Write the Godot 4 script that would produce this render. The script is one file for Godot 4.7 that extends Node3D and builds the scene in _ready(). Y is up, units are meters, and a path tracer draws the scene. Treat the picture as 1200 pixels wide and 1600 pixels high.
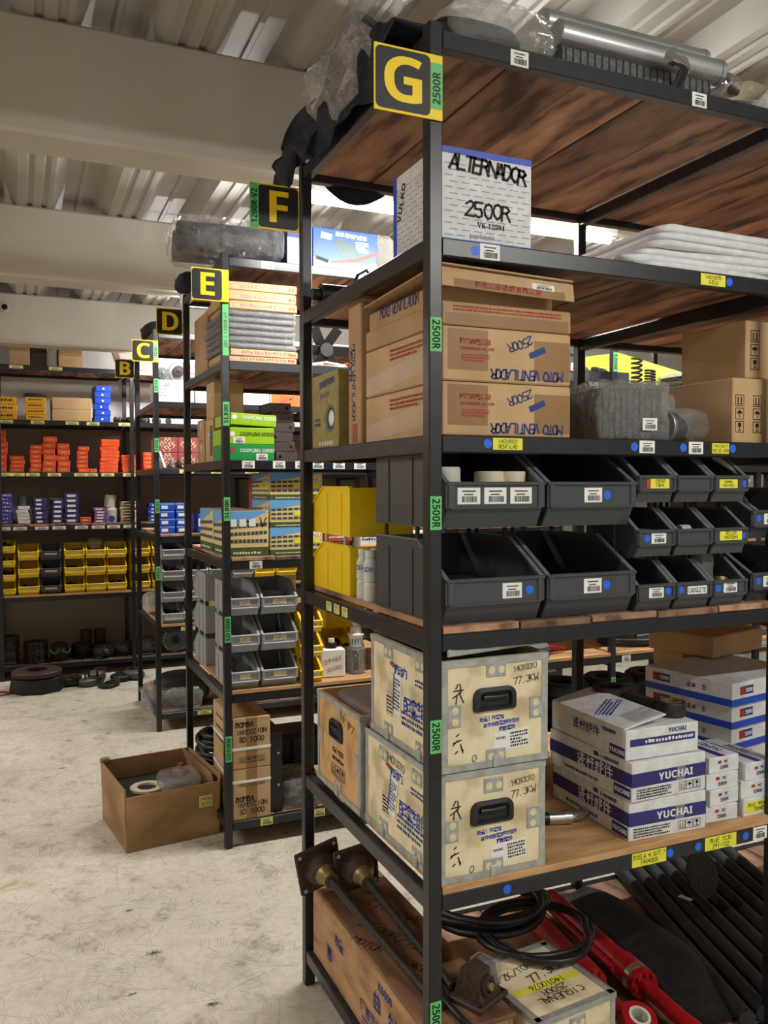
extends Node3D

var M := {}
var used := {}
var cache := {}
var rng := RandomNumberGenerator.new()
var last_rack: Node3D
const HG := [2.505, 2.0735, 1.657, 1.245, 0.677, 0.113]
const GLYPH := {
	"A": "003960;1353", "B": "0009;094857463605;364552411000", "C": "58391805123051", "D": "0009;093957533000",
	"E": "5909;0900;0050;0545", "F": "5909;0900;0545", "G": "5839180512305154;5434", "H": "0009;6069;0565", "I": "3930",
	"J": "4942;42301112", "K": "0009;5905;0550", "L": "0900;0050", "M": "0009;0935;3569;6960", "N": "0009;0960;6069",
	"O": "391805123051655839", "P": "0009;093957463505", "Q": "391805123051655839;3360", "R": "0009;093957463505;3560",
	"S": "583918164553412002", "T": "0969;3930", "U": "090220406269", "V": "093069", "W": "0910355069", "X": "0069;0960",
	"Y": "0935;6935;3530", "Z": "09690060", "0": "391805123051655839", "1": "1839;3930", "2": "073958560060",
	"3": "0839585635;3554523002", "4": "4904;0464;4940", "5": "5909;0905;054553513001", "6": "491603113052543503",
	"7": "0969;6920", "8": "39181635545230121435565839", "9": "5635161839585640", "/": "0069", "-": "0545", ".": "2021",
	"连": "3888;5945;4595;3373;6960;0816;0424;2421;0110;1090", "杆": "0646;2920;2603;2644;5898;5595;7870",
	"部": "0747;2827;1605;3645;0545;0333;0300;3330;0030;6960;6998;9876;7694;9463", "件": "2906;1710;4846;3696;3393;6960",
	"配": "0848;0646;0600;4640;0040;1816;3836;0343;5898;9895;9555;5551;5191;9193", "套": "0898;4906;4996;2666;2462;2262;0191;4120;2080",
	"组": "2907;0737;3704;0434;0031;5850;8880;5888;5585;5282;4090", "曲": "1711;1787;8781;1181;3931;6961;1484",
	"轴": "0747;2906;0444;2620;5650;9690;5696;5393;5090;7970", "数": "2925;0646;1828;3848;0443;2302;2042;6955;5795;8760;6290",
	"量": "1979;1959;0595;1474;1471;7471;1272;0090;4140", "广": "4948;0898;0804;0410", "西": "0898;1666;1610;7670;1070;3834;5854;3432;5462",
	"玉": "0898;0595;0090;4840;6271", "柴": "2925;2747;0545;6965;6895;0393;4440;4310;4380", "机": "0646;2920;2603;2644;5851;5130;5888;8881;8191",
	"有": "0797;4800;3520;3575;7570;3373;3171", "限": "0800;0838;3836;3615;1535;3503;4880;4888;8885;4585;4180;6090",
	"公": "2906;6996;4501;0171;7192", "司": "0888;8881;8171;0565;0353;0300;0050;5350", "新": "0848;2928;0646;2620;0444;6900;6898;6696;8680",
	"力": "0797;9790;9070;4946;4600", "动": "0848;0545;2301;0142;5696;9690;7971;7150", "电": "1811;1787;8781;1585;4940;4090",
	"~": "2917;0656;3945;4503;3560;2420", "^": "1829;0546;2604;4460;3120;5261", "@": "391614315256 39;3941"}

func nm(base: String) -> String:
	if not used.has(base):
		used[base] = 0
		return base
	used[base] += 1
	return "%s_%03d" % [base, used[base]]

func thing(called: String, label: String, category: String, at := Vector3.ZERO, turn := 0.0, group := "") -> Node3D:
	var o := Node3D.new()
	o.name = nm(called)
	add_child(o)
	o.position = at
	o.rotation_degrees.y = turn
	o.set_meta("label", label)
	o.set_meta("category", category)
	if group:
		o.set_meta("group", group)
	return o

func copy(o: Node3D, at: Vector3, turn := 0.0, label := "") -> Node3D:
	var c: Node3D = o.duplicate()
	c.name = nm(String(o.name).rstrip("0123456789").trim_suffix("_"))
	add_child(c)
	c.position = at
	c.rotation_degrees.y = turn
	if label:
		c.set_meta("label", label)
	return c

func part(parent: Node, called: String, mesh: Mesh, m: Material, pos := Vector3.ZERO, rot := Vector3.ZERO) -> MeshInstance3D:
	var o := MeshInstance3D.new()
	o.name = called
	o.mesh = mesh
	o.material_override = m
	parent.add_child(o, true)
	o.position = pos
	o.rotation_degrees = rot
	return o

func stru(called: String, mesh: Mesh, m: Material, pos := Vector3.ZERO, rot := Vector3.ZERO) -> MeshInstance3D:
	var o := part(self, called, mesh, m, pos, rot)
	o.set_meta("kind", "structure")
	return o

# ---------- mesh helpers
func new_st() -> SurfaceTool:
	var st := SurfaceTool.new()
	st.begin(Mesh.PRIMITIVE_TRIANGLES)
	return st

func poly(st: SurfaceTool, pts: Array, c: Vector3) -> void:
	var n: Vector3 = (pts[1] - pts[0]).cross(pts[2] - pts[0]).normalized()
	var mid := Vector3.ZERO
	for p in pts:
		mid += p
	mid /= pts.size()
	var flip := n.dot(mid - c) < 0.0
	if flip:
		n = -n
	for i in range(1, pts.size() - 1):
		var tri := [pts[0], pts[i], pts[i + 1]] if flip else [pts[0], pts[i + 1], pts[i]]
		for p in tri:
			st.set_normal(n)
			st.add_vertex(p)

func abox(st: SurfaceTool, size: Vector3, at := Vector3.ZERO, b := 0.0, bas := Basis.IDENTITY) -> void:
	var h := size * 0.5
	b = minf(b, minf(h.x, minf(h.y, h.z)) * 0.9)
	var v := {}
	for sx in [-1, 1]:
		for sy in [-1, 1]:
			for sz in [-1, 1]:
				var s := Vector3(sx, sy, sz)
				v[[sx, sy, sz, 0]] = at + bas * (s * Vector3(h.x, h.y - b, h.z - b))
				v[[sx, sy, sz, 1]] = at + bas * (s * Vector3(h.x - b, h.y, h.z - b))
				v[[sx, sy, sz, 2]] = at + bas * (s * Vector3(h.x - b, h.y - b, h.z))
	for s in [-1, 1]:
		poly(st, [v[[s, -1, -1, 0]], v[[s, 1, -1, 0]], v[[s, 1, 1, 0]], v[[s, -1, 1, 0]]], at)
		poly(st, [v[[-1, s, -1, 1]], v[[1, s, -1, 1]], v[[1, s, 1, 1]], v[[-1, s, 1, 1]]], at)
		poly(st, [v[[-1, -1, s, 2]], v[[1, -1, s, 2]], v[[1, 1, s, 2]], v[[-1, 1, s, 2]]], at)
	if b <= 0.0:
		return
	for s in [-1, 1]:
		for t in [-1, 1]:
			poly(st, [v[[s, t, -1, 0]], v[[s, t, 1, 0]], v[[s, t, 1, 1]], v[[s, t, -1, 1]]], at)
			poly(st, [v[[s, -1, t, 0]], v[[s, 1, t, 0]], v[[s, 1, t, 2]], v[[s, -1, t, 2]]], at)
			poly(st, [v[[-1, s, t, 1]], v[[1, s, t, 1]], v[[1, s, t, 2]], v[[-1, s, t, 2]]], at)
			for q in [-1, 1]:
				poly(st, [v[[s, t, q, 0]], v[[s, t, q, 1]], v[[s, t, q, 2]]], at)

func bev(size: Vector3, b := 0.0025) -> Mesh:
	var k := ["b", size, b]
	if not cache.has(k):
		var st := new_st()
		abox(st, size, Vector3.ZERO, b)
		cache[k] = st.commit()
	return cache[k]

func bx(parent: Node, called: String, size: Vector3, pos: Vector3, m: Material, rot := Vector3.ZERO, b := 0.0025) -> MeshInstance3D:
	return part(parent, called, bev(size, b), m, pos, rot)

# prism: convex outline in (z, y), from x0 to x1
func aprism(st: SurfaceTool, pts: Array, x0: float, x1: float) -> void:
	var a := []
	var c := []
	var mid := Vector3.ZERO
	for p in pts:
		a.append(Vector3(x0, p.y, p.x))
		c.append(Vector3(x1, p.y, p.x))
		mid += Vector3((x0 + x1) * 0.5, p.y, p.x) / pts.size()
	poly(st, a, mid)
	poly(st, c, mid)
	for i in pts.size():
		var j := (i + 1) % pts.size()
		poly(st, [a[i], a[j], c[j], c[i]], mid)

func alathe(st: SurfaceTool, prof: Array, seg := 20, xf := Transform3D.IDENTITY) -> void:
	for i in prof.size() - 1:
		var p: Vector2 = prof[i]
		var q: Vector2 = prof[i + 1]
		var n2 := Vector2(q.y - p.y, p.x - q.x).normalized()
		for k in seg:
			var a0 := TAU * k / seg
			var a1 := TAU * (k + 1) / seg
			var d0 := Vector3(cos(a0), 0, sin(a0))
			var d1 := Vector3(cos(a1), 0, sin(a1))
			var vs := [[d0 * p.x + Vector3.UP * p.y, d0], [d1 * p.x + Vector3.UP * p.y, d1], [d1 * q.x + Vector3.UP * q.y, d1], [d0 * q.x + Vector3.UP * q.y, d0]]
			for t in [0, 1, 2, 0, 2, 3]:
				var nn: Vector3 = vs[t][1] * n2.x + Vector3.UP * n2.y
				st.set_normal((xf.basis * nn).normalized())
				st.add_vertex(xf * vs[t][0])

func lathe(prof: Array, seg := 20) -> Mesh:
	var k := ["l", prof, seg]
	if not cache.has(k):
		var st := new_st()
		alathe(st, prof, seg)
		cache[k] = st.commit()
	return cache[k]

func cyl(r: float, h: float, seg := 18) -> Mesh:
	var c := minf(r, h) * 0.08
	return lathe([Vector2(0, 0), Vector2(r - c, 0), Vector2(r, c), Vector2(r, h - c), Vector2(r - c, h), Vector2(0, h)], seg)

func atube(st: SurfaceTool, path: Array, r: float, seg := 8, rads := []) -> void:
	var n := path.size()
	var up := Vector3.UP
	var rings := []
	for i in n:
		var t: Vector3 = (path[mini(i + 1, n - 1)] - path[maxi(i - 1, 0)]).normalized()
		if absf(t.dot(up)) > 0.95:
			up = Vector3.RIGHT if absf(t.x) < 0.9 else Vector3.BACK
		var s := t.cross(up).normalized()
		up = s.cross(t).normalized()
		var ring := []
		var rr: float = rads[i] if rads.size() > i else r
		for k in seg:
			var a := TAU * k / seg
			var d := s * cos(a) + up * sin(a)
			ring.append([path[i] + d * rr, d])
		rings.append(ring)
	for i in n - 1:
		for k in seg:
			var k2 := (k + 1) % seg
			var q := [rings[i][k], rings[i][k2], rings[i + 1][k2], rings[i + 1][k]]
			for t in [0, 1, 2, 0, 2, 3]:
				st.set_normal(q[t][1])
				st.add_vertex(q[t][0])
	for e in [0, n - 1]:
		var pts := []
		for k in seg:
			pts.append(rings[e][k][0])
		poly(st, pts, path[1 if e == 0 else n - 2])

func tube(path: Array, r: float, seg := 8, rads := []) -> Mesh:
	var st := new_st()
	atube(st, path, r, seg, rads)
	return st.commit()

# rounded, creased lump (wrapped goods, bags, castings); e = squareness
func blob(size: Vector3, sd: int, amp := 0.06, freq := 2.2, e := 0.6, nu := 28, nv := 16) -> Mesh:
	var nz := FastNoiseLite.new()
	nz.seed = sd
	nz.frequency = freq
	nz.noise_type = FastNoiseLite.TYPE_CELLULAR if amp > 0.079 else FastNoiseLite.TYPE_SIMPLEX
	var g := []
	for j in nv + 1:
		var row := []
		var ph := PI * (float(j) / nv - 0.5)
		for i in nu:
			var th := TAU * i / nu
			var d := Vector3(_sp(cos(ph), e) * _sp(cos(th), e), _sp(sin(ph), e), _sp(cos(ph), e) * _sp(sin(th), e))
			d *= 1.0 + amp * nz.get_noise_3dv(d)
			d.y = maxf(d.y, -0.97)
			row.append(d * size * 0.5 + Vector3.UP * size.y * 0.485)
		g.append(row)
	var st := new_st()
	for j in nv:
		for i in nu:
			var k := (i + 1) % nu
			for p in [g[j][i], g[j][k], g[j + 1][k], g[j][i], g[j + 1][k], g[j + 1][i]]:
				st.add_vertex(p)
	st.index()
	st.generate_normals()
	return st.commit()

# box-shaped film wrap with real creases: amp and cell in metres
func crinkle(size: Vector3, sd: int, amp := 0.006, cell := 0.007, rad := 0.012, wave := 0.03) -> Mesh:
	var nz := FastNoiseLite.new()
	nz.seed = sd
	nz.frequency = 1.0 / wave
	nz.fractal_type = FastNoiseLite.FRACTAL_RIDGED
	nz.fractal_octaves = 3
	var st := new_st()
	var h := size * 0.5
	for ax in 3:
		for sg in [-1, 1]:
			var a1 := (ax + 1) % 3
			var a2 := (ax + 2) % 3
			var nu := clampi(int(size[a1] / cell), 4, 60)
			var nv := clampi(int(size[a2] / cell), 4, 60)
			var g := []
			for j in nv + 1:
				var row := []
				for i in nu + 1:
					var p := Vector3.ZERO
					p[ax] = sg * h[ax]
					p[a1] = lerpf(-h[a1], h[a1], float(i) / nu)
					p[a2] = lerpf(-h[a2], h[a2], float(j) / nv)
					var r := minf(rad, minf(h.x, minf(h.y, h.z)))
					var c := p.clamp(-h + Vector3.ONE * r, h - Vector3.ONE * r)
					var d := (p - c).normalized()
					p = c + d * r
					p += d * amp * nz.get_noise_3dv(p * Vector3(1, 0.6, 1))
					p.y = maxf(p.y, -h.y)
					row.append(p + Vector3.UP * h.y)
				g.append(row)
			for j in nv:
				for i in nu:
					var q := [g[j][i], g[j][i + 1], g[j + 1][i + 1], g[j][i], g[j + 1][i + 1], g[j + 1][i]]
					if sg > 0:
						q.reverse()
					for p in q:
						st.add_vertex(p)
	st.index()
	st.generate_normals()
	return st.commit()

func _sp(x: float, e: float) -> float:
	return signf(x) * pow(absf(x), e)

# thick sheet over a grid of points
func sheet(g: Array, th: float) -> Mesh:
	var st := new_st()
	var nj := g.size()
	var ni: int = g[0].size()
	var lo := []
	for j in nj:
		var row := []
		for i in ni:
			var a: Vector3 = g[j][mini(i + 1, ni - 1)] - g[j][maxi(i - 1, 0)]
			var b: Vector3 = g[mini(j + 1, nj - 1)][i] - g[maxi(j - 1, 0)][i]
			row.append(g[j][i] - a.cross(b).normalized() * th)
		lo.append(row)
	for s in 2:
		var q: Array = g if s == 0 else lo
		for j in nj - 1:
			for i in ni - 1:
				var idx := [q[j][i], q[j][i + 1], q[j + 1][i + 1], q[j][i], q[j + 1][i + 1], q[j + 1][i]]
				if s == 0:
					idx.reverse()
				for p in idx:
					st.add_vertex(p)
	for i in ni - 1:
		for e in [0, nj - 1]:
			for p in [g[e][i], g[e][i + 1], lo[e][i + 1], g[e][i], lo[e][i + 1], lo[e][i]]:
				st.add_vertex(p)
	for j in nj - 1:
		for e in [0, ni - 1]:
			for p in [g[j][e], g[j + 1][e], lo[j + 1][e], g[j][e], lo[j + 1][e], lo[j][e]]:
				st.add_vertex(p)
	st.index()
	st.generate_normals()
	return st.commit()

# ---------- print on faces; a face is a transform whose +z leaves the surface
func fx(s: Vector3, side: String) -> Transform3D:
	match side:
		"l": return Transform3D(Basis(Vector3.UP, -PI / 2), Vector3(-s.x / 2, s.y / 2, 0))
		"r": return Transform3D(Basis(Vector3.UP, PI / 2), Vector3(s.x / 2, s.y / 2, 0))
		"t": return Transform3D(Basis(Vector3.RIGHT, -PI / 2), Vector3(0, s.y, 0))
		"k": return Transform3D(Basis(Vector3.UP, PI), Vector3(0, s.y / 2, -s.z / 2))
	return Transform3D(Basis.IDENTITY, Vector3(0, s.y / 2, s.z / 2))

func onface(o: Node3D, f: Transform3D, u: float, v: float, rot: float, lift: float) -> void:
	o.transform = f * Transform3D(Basis(Vector3.BACK, deg_to_rad(rot)), Vector3(u, v, lift))

func txt(parent: Node, f: Transform3D, s: String, u: float, v: float, h: float, m: Material, rot := 0.0, wide := 1.0, serif := false, lift := 0.0008) -> MeshInstance3D:
	var k := ["t", s, h, serif]
	if not cache.has(k):
		var t := TextMesh.new()
		var fo := SystemFont.new()
		fo.font_names = PackedStringArray(["Droid Serif" if serif else "Droid Sans"])
		fo.font_weight = 700
		t.font = fo
		t.text = s
		t.font_size = 32
		t.pixel_size = h / (0.714 * 32.0)
		t.depth = 0.0006
		t.curve_step = 1.5
		cache[k] = t
	var o := part(parent, "lettering", cache[k], m)
	onface(o, f, u, v, rot, lift)
	o.transform.basis = o.transform.basis * Basis.from_scale(Vector3(wide, 1, 1))
	return o

# marker strokes
func ink(parent: Node, f: Transform3D, s: String, u: float, v: float, h: float, m: Material, rot := 0.0, thick := 0.1, adv := 0.78, slant := 0.08, lift := 0.0009) -> MeshInstance3D:
	var st := new_st()
	var w := h * thick * 0.5
	var total := s.length() * adv * h
	for ci in s.length():
		var g: String = GLYPH.get(s[ci].to_upper(), "")
		if g == "":
			continue
		var off := Vector2(ci * adv * h - total / 2, -h / 2 + rng.randf_range(-0.05, 0.05) * h)
		for stroke in g.split(";"):
			stroke = stroke.replace(" ", "")
			var p := []
			for i in stroke.length() / 2:
				var q := Vector2(stroke[i * 2].to_int(), stroke[i * 2 + 1].to_int()) / 9.0 * h
				q.x += q.y * slant
				p.append(q + off)
			for i in p.size() - 1:
				var d: Vector2 = (p[i + 1] - p[i]).normalized() * w
				var n := Vector2(-d.y, d.x)
				var a: Vector2 = p[i] - d * 0.7
				var b: Vector2 = p[i + 1] + d * 0.7
				for t in [a + n, b + n, b - n, a + n, b - n, a - n]:
					st.set_normal(Vector3.BACK)
					st.add_vertex(Vector3(t.x, t.y, 0))
	var o := part(parent, "lettering", st.commit(), m)
	onface(o, f, u, v, rot, lift)
	return o

func rects(parent: Node, called: String, f: Transform3D, list: Array, m: Material, lift := 0.0007, rot := 0.0, u := 0.0, v := 0.0) -> MeshInstance3D:
	var st := new_st()
	for r in list:
		for t in [Vector2(r[0], r[1]), Vector2(r[0], r[1] + r[3]), Vector2(r[0] + r[2], r[1] + r[3]), Vector2(r[0], r[1]), Vector2(r[0] + r[2], r[1] + r[3]), Vector2(r[0] + r[2], r[1])]:
			st.set_normal(Vector3.BACK)
			st.add_vertex(Vector3(t.x, t.y, 0))
	var o := part(parent, called, st.commit(), m)
	onface(o, f, u, v, rot, lift)
	return o

func shape2(parent: Node, called: String, f: Transform3D, pts: Array, m: Material, lift := 0.0007, u := 0.0, v := 0.0, rot := 0.0) -> MeshInstance3D:
	var st := new_st()
	var idx := Geometry2D.triangulate_polygon(PackedVector2Array(pts))
	if idx.size() > 2 and (pts[idx[1]] - pts[idx[0]]).cross(pts[idx[2]] - pts[idx[0]]) > 0.0:
		idx.reverse()
	for i in idx:
		st.set_normal(Vector3.BACK)
		st.add_vertex(Vector3(pts[i].x, pts[i].y, 0))
	var o := part(parent, called, st.commit(), m)
	onface(o, f, u, v, rot, lift)
	return o

func disc(r: float, n := 16) -> Array:
	var a := []
	for i in n:
		a.append(Vector2(cos(TAU * i / n), sin(TAU * i / n)) * r)
	return a

# lines of print too small to read
func tiny(parent: Node, f: Transform3D, u: float, v: float, w: float, h: float, rows: int, m: Material, lift := 0.0008, rot := 0.0, dense := 0.75) -> MeshInstance3D:
	var a := []
	var rh := h / rows
	for r in rows:
		var x := -w / 2
		var end := w / 2 * (1.0 if r % 3 != 2 else rng.randf_range(0.2, 0.9))
		while x < end:
			var cw := rh * rng.randf_range(0.35, 0.75)
			a.append([x, h / 2 - rh * (r + 1) + rh * 0.15 + rng.randf() * rh * 0.08, minf(cw, end - x), rh * rng.randf_range(0.5, 0.68)])
			x += cw + rh * (1.0 - dense) * rng.randf_range(0.5, 1.6)
	return rects(parent, "print", f, a, m, lift, rot, u, v)

# white barcode sticker (thin plate with bars)
func sticker(parent: Node, f: Transform3D, u: float, v: float, w := 0.042, h := 0.03, rot := 0.0, m: Material = null, lift := 0.0005) -> void:
	var s := part(parent, "label_sticker", bev(Vector3(w, h, 0.0008), 0.0002), M.paper if m == null else m)
	onface(s, f, u, v, rot, lift)
	var a := []
	var x := -w * 0.3
	while x < w * 0.36:
		var bw := w * rng.randf_range(0.015, 0.05)
		a.append([x, -h * 0.38, bw, h * 0.36])
		x += bw + w * rng.randf_range(0.015, 0.035)
	a.append([-w * 0.22, h * 0.05, w * 0.4, h * 0.07])
	a.append([-w * 0.3, h * 0.25, w * 0.6, h * 0.07])
	rects(s, "barcode", Transform3D.IDENTITY, a, M.ink, 0.0009)

func note(parent: Node, f: Transform3D, u: float, v: float, w: float, h: float, lines: Array, m: Material = null, rot := 0.0) -> void:
	var s := part(parent, "note_label", bev(Vector3(w, h, 0.0008), 0.0002), M.note if m == null else m)
	onface(s, f, u, v, rot, 0.0005)
	var lh := h / (lines.size() + 0.35)
	for i in lines.size():
		var n: int = maxi(lines[i].length(), 1)
		ink(s, Transform3D.IDENTITY, lines[i], 0, h / 2 - lh * (i + 0.68), lh * 0.72, M.ink, 0, 0.13, minf(0.78, w * 0.92 / n / (lh * 0.72)), 0.08, 0.0009)

func dot(parent: Node, f: Transform3D, u: float, v: float, r := 0.0105) -> void:
	var d := part(parent, "blue_dot", cyl(r, 0.0008, 16), M.dotblue)
	d.transform = f * Transform3D(Basis(Vector3.RIGHT, PI / 2), Vector3(u, v, 0.0001))

func icons(parent: Node, f: Transform3D, u: float, v: float, s: float, n: int, m: Material, vertical := false) -> void:
	var a := []
	for i in n:
		var o := Vector2(0, -i * s * 1.15) if vertical else Vector2(i * s * 1.1, 0)
		var t := s * 0.06
		a.append_array([[o.x, o.y, s, t], [o.x, o.y + s - t, s, t], [o.x, o.y, t, s], [o.x + s - t, o.y, t, s]])
		match i % 3:
			0: a.append_array([[o.x + s * 0.25, o.y + s * 0.2, s * 0.12, s * 0.6], [o.x + s * 0.62, o.y + s * 0.2, s * 0.12, s * 0.6], [o.x + s * 0.18, o.y + s * 0.14, s * 0.64, s * 0.07]])
			1: a.append_array([[o.x + s * 0.2, o.y + s * 0.5, s * 0.6, s * 0.16], [o.x + s * 0.32, o.y + s * 0.66, s * 0.36, s * 0.12], [o.x + s * 0.47, o.y + s * 0.16, s * 0.07, s * 0.36]])
			2: a.append_array([[o.x + s * 0.3, o.y + s * 0.5, s * 0.4, s * 0.34], [o.x + s * 0.46, o.y + s * 0.2, s * 0.08, s * 0.3], [o.x + s * 0.3, o.y + s * 0.14, s * 0.4, s * 0.07]])
	rects(parent, "handling_marks", f, a, m, 0.0008, 0, u, v)

# ---------- materials
func c8(r: int, g: int, b: int) -> Color:
	return Color8(r, g, b)

func mat(key: String, c: Color, rough := 0.6, metal := 0.0) -> StandardMaterial3D:
	var m := StandardMaterial3D.new()
	m.albedo_color = c
	m.roughness = rough
	m.metallic = metal
	M[key] = m
	return m

func nmat(key: String, cols: Array, freq: float, scale: Vector3, rough := 0.7, metal := 0.0, sd := 1, oct := 4, bump := 0.0) -> StandardMaterial3D:
	var m := mat(key, Color.WHITE, rough, metal)
	var nz := FastNoiseLite.new()
	nz.seed = sd
	nz.frequency = freq
	nz.fractal_octaves = oct
	var t := NoiseTexture2D.new()
	t.width = 256
	t.height = 256
	t.seamless = true
	t.noise = nz
	var g := Gradient.new()
	var off := PackedFloat32Array()
	for i in cols.size():
		off.append(0.15 + 0.7 * i / maxf(1, cols.size() - 1))
	g.offsets = off
	g.colors = PackedColorArray(cols)
	t.color_ramp = g
	m.albedo_texture = t
	m.uv1_triplanar = true
	m.uv1_scale = scale
	if bump > 0.0:
		var n := NoiseTexture2D.new()
		n.width = 256
		n.height = 256
		n.seamless = true
		n.noise = nz
		n.as_normal_map = true
		n.bump_strength = bump
		m.normal_enabled = true
		m.normal_texture = n
	return m

func clear(key: String, c: Color, a: float, rough := 0.12) -> void:
	var m := mat(key, Color(c.r, c.g, c.b, a), rough)
	m.transparency = BaseMaterial3D.TRANSPARENCY_ALPHA
	m.cull_mode = BaseMaterial3D.CULL_DISABLED
	if key.begins_with("film") or key == "bagwhite":
		var nz := FastNoiseLite.new()
		nz.noise_type = FastNoiseLite.TYPE_CELLULAR
		nz.cellular_return_type = FastNoiseLite.RETURN_DISTANCE2_SUB
		nz.frequency = 0.035
		nz.seed = 9
		nz.domain_warp_enabled = true
		nz.domain_warp_amplitude = 40.0
		var n := NoiseTexture2D.new()
		n.width = 256
		n.height = 256
		n.seamless = true
		n.noise = nz
		n.as_normal_map = true
		n.bump_strength = 14.0
		m.normal_enabled = true
		m.normal_scale = 1.6
		m.normal_texture = n
		m.uv1_triplanar = true
		m.uv1_scale = Vector3(5, 5, 5)

func make_materials() -> void:
	mat("ink", c8(24, 23, 26), 0.7)
	mat("blueink", c8(38, 60, 128), 0.7)
	mat("redink", c8(160, 42, 40), 0.7)
	mat("paper", c8(232, 232, 230), 0.6)
	mat("note", c8(226, 222, 62), 0.6)
	mat("notepale", c8(222, 216, 130), 0.6)
	mat("dotblue", c8(30, 100, 225), 0.5)
	mat("green", c8(100, 198, 118), 0.55)
	mat("signyellow", c8(250, 216, 18), 0.45)
	mat("signblack", c8(24, 25, 29), 0.5)
	mat("white", c8(232, 233, 235), 0.5)
	nmat("steel", [c8(23, 24, 29), c8(33, 34, 40)], 0.03, Vector3(3, 3, 3), 0.34, 0.0, 3)
	for i in 4:
		var v: float = [1.0, 0.78, 1.16, 0.9][i]
		var cs := []
		for c in [[84, 61, 48], [140, 105, 82], [158, 121, 95], [176, 138, 110]]:
			cs.append(c8(int(c[0] * v), int(c[1] * v), int(c[2] * v)))
		nmat("plank%d" % i, cs, 0.012, Vector3(3.2, 3.2, 0.8), 0.75, 0.0, 11 + i, 5, 1.0)
	nmat("ply", [c8(166, 124, 82), c8(188, 146, 100), c8(200, 160, 114)], 0.015, Vector3(1.2, 5, 5), 0.65, 0.0, 21, 5)
	nmat("crateply", [c8(190, 174, 138), c8(226, 212, 176), c8(235, 223, 190)], 0.009, Vector3(3, 3, 3), 0.6, 0.0, 22, 5)
	nmat("crateorange", [c8(176, 134, 84), c8(200, 158, 106), c8(208, 170, 120)], 0.012, Vector3(3, 3, 3), 0.65, 0.0, 23, 5)
	nmat("cratebrown", [c8(140, 102, 70), c8(172, 132, 94), c8(186, 146, 106)], 0.014, Vector3(4, 4, 1.2), 0.7, 0.0, 24, 5)
	nmat("lidbrown", [c8(92, 62, 44), c8(122, 86, 62), c8(140, 102, 76)], 0.012, Vector3(3, 3, 0.9), 0.7, 0.0, 38, 5)
	nmat("zinc", [c8(158, 162, 162), c8(186, 189, 187)], 0.02, Vector3(4, 4, 4), 0.42, 0.45, 25)
	nmat("card", [c8(182, 149, 108), c8(196, 164, 123)], 0.008, Vector3(2, 2, 2), 0.75, 0.0, 26)
	nmat("card2", [c8(168, 134, 95), c8(182, 148, 108)], 0.008, Vector3(2, 2, 2), 0.75, 0.0, 27)
	nmat("carddirty", [c8(132, 102, 68), c8(156, 122, 82), c8(176, 146, 106)], 0.006, Vector3(1.2, 2.4, 1.2), 0.75, 0.0, 28, 5)
	nmat("whitecard", [c8(206, 207, 208), c8(224, 225, 227)], 0.02, Vector3(4, 4, 4), 0.55, 0.0, 29)
	nmat("olive", [c8(134, 122, 58), c8(158, 144, 80)], 0.02, Vector3(4, 4, 4), 0.6, 0.0, 30)
	clear("film", c8(236, 236, 232), 0.2, 0.08)
	clear("filmgrey", c8(226, 228, 230), 0.2, 0.1)
	clear("filmthin", c8(236, 238, 240), 0.075, 0.08)
	clear("tape", c8(150, 108, 58), 0.5, 0.35)
	clear("cleartape", c8(235, 230, 220), 0.22, 0.4)
	clear("bagwhite", c8(226, 224, 214), 0.6, 0.3)
	nmat("rubber", [c8(20, 21, 24), c8(38, 39, 43)], 0.03, Vector3(4, 4, 4), 0.55, 0.0, 31)
	mat("cable", c8(22, 22, 24), 0.42)
	nmat("cloth", [c8(20, 24, 36), c8(34, 38, 52)], 0.03, Vector3(5, 5, 5), 0.85, 0.0, 32)
	mat("binblack", c8(66, 68, 74), 0.34)
	mat("binrimlit", c8(108, 110, 116), 0.26)  # paler than the bin plastic: light caught by the rims, put into the colour
	mat("bingrey", c8(152, 155, 160), 0.42)
	mat("binyellow", c8(240, 204, 16), 0.42)
	mat("pin", c8(176, 176, 170), 0.45)
	mat("alu", c8(196, 199, 203), 0.3, 0.85)
	mat("chrome", c8(200, 200, 204), 0.18, 0.95)
	mat("brass", c8(158, 140, 98), 0.42, 0.7)
	nmat("iron", [c8(36, 32, 29), c8(66, 58, 50)], 0.03, Vector3(8, 8, 8), 0.55, 0.35, 33)
	nmat("rustiron", [c8(52, 40, 34), c8(84, 66, 54)], 0.03, Vector3(8, 8, 8), 0.6, 0.25, 34)
	nmat("greyiron", [c8(78, 80, 84), c8(110, 112, 116)], 0.03, Vector3(8, 8, 8), 0.5, 0.4, 35)
	nmat("darkblock", [c8(58, 46, 44), c8(74, 60, 56)], 0.03, Vector3(6, 6, 6), 0.6, 0.1, 36)
	nmat("redpaint", [c8(140, 12, 22), c8(176, 20, 32)], 0.02, Vector3(6, 6, 6), 0.32, 0.0, 37)
	mat("orange", c8(232, 84, 30), 0.5)
	mat("orangedark", c8(196, 66, 32), 0.5)
	mat("boxyellow", c8(226, 172, 30), 0.5)
	mat("boxblue", c8(28, 72, 190), 0.45)
	mat("boxnavy", c8(46, 46, 108), 0.5)
	mat("brandblue", c8(44, 42, 112), 0.5)
	mat("lime", c8(150, 196, 24), 0.45)
	mat("leaf", c8(18, 148, 66), 0.45)
	mat("olivegreen", c8(66, 88, 36), 0.5)
	mat("sky", c8(104, 166, 222), 0.45)
	mat("facade", c8(218, 196, 140), 0.45)
	mat("glassprint", c8(52, 74, 74), 0.45)
	mat("redcard", c8(166, 60, 44), 0.55)
	mat("violet", c8(130, 76, 150), 0.5)
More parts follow.
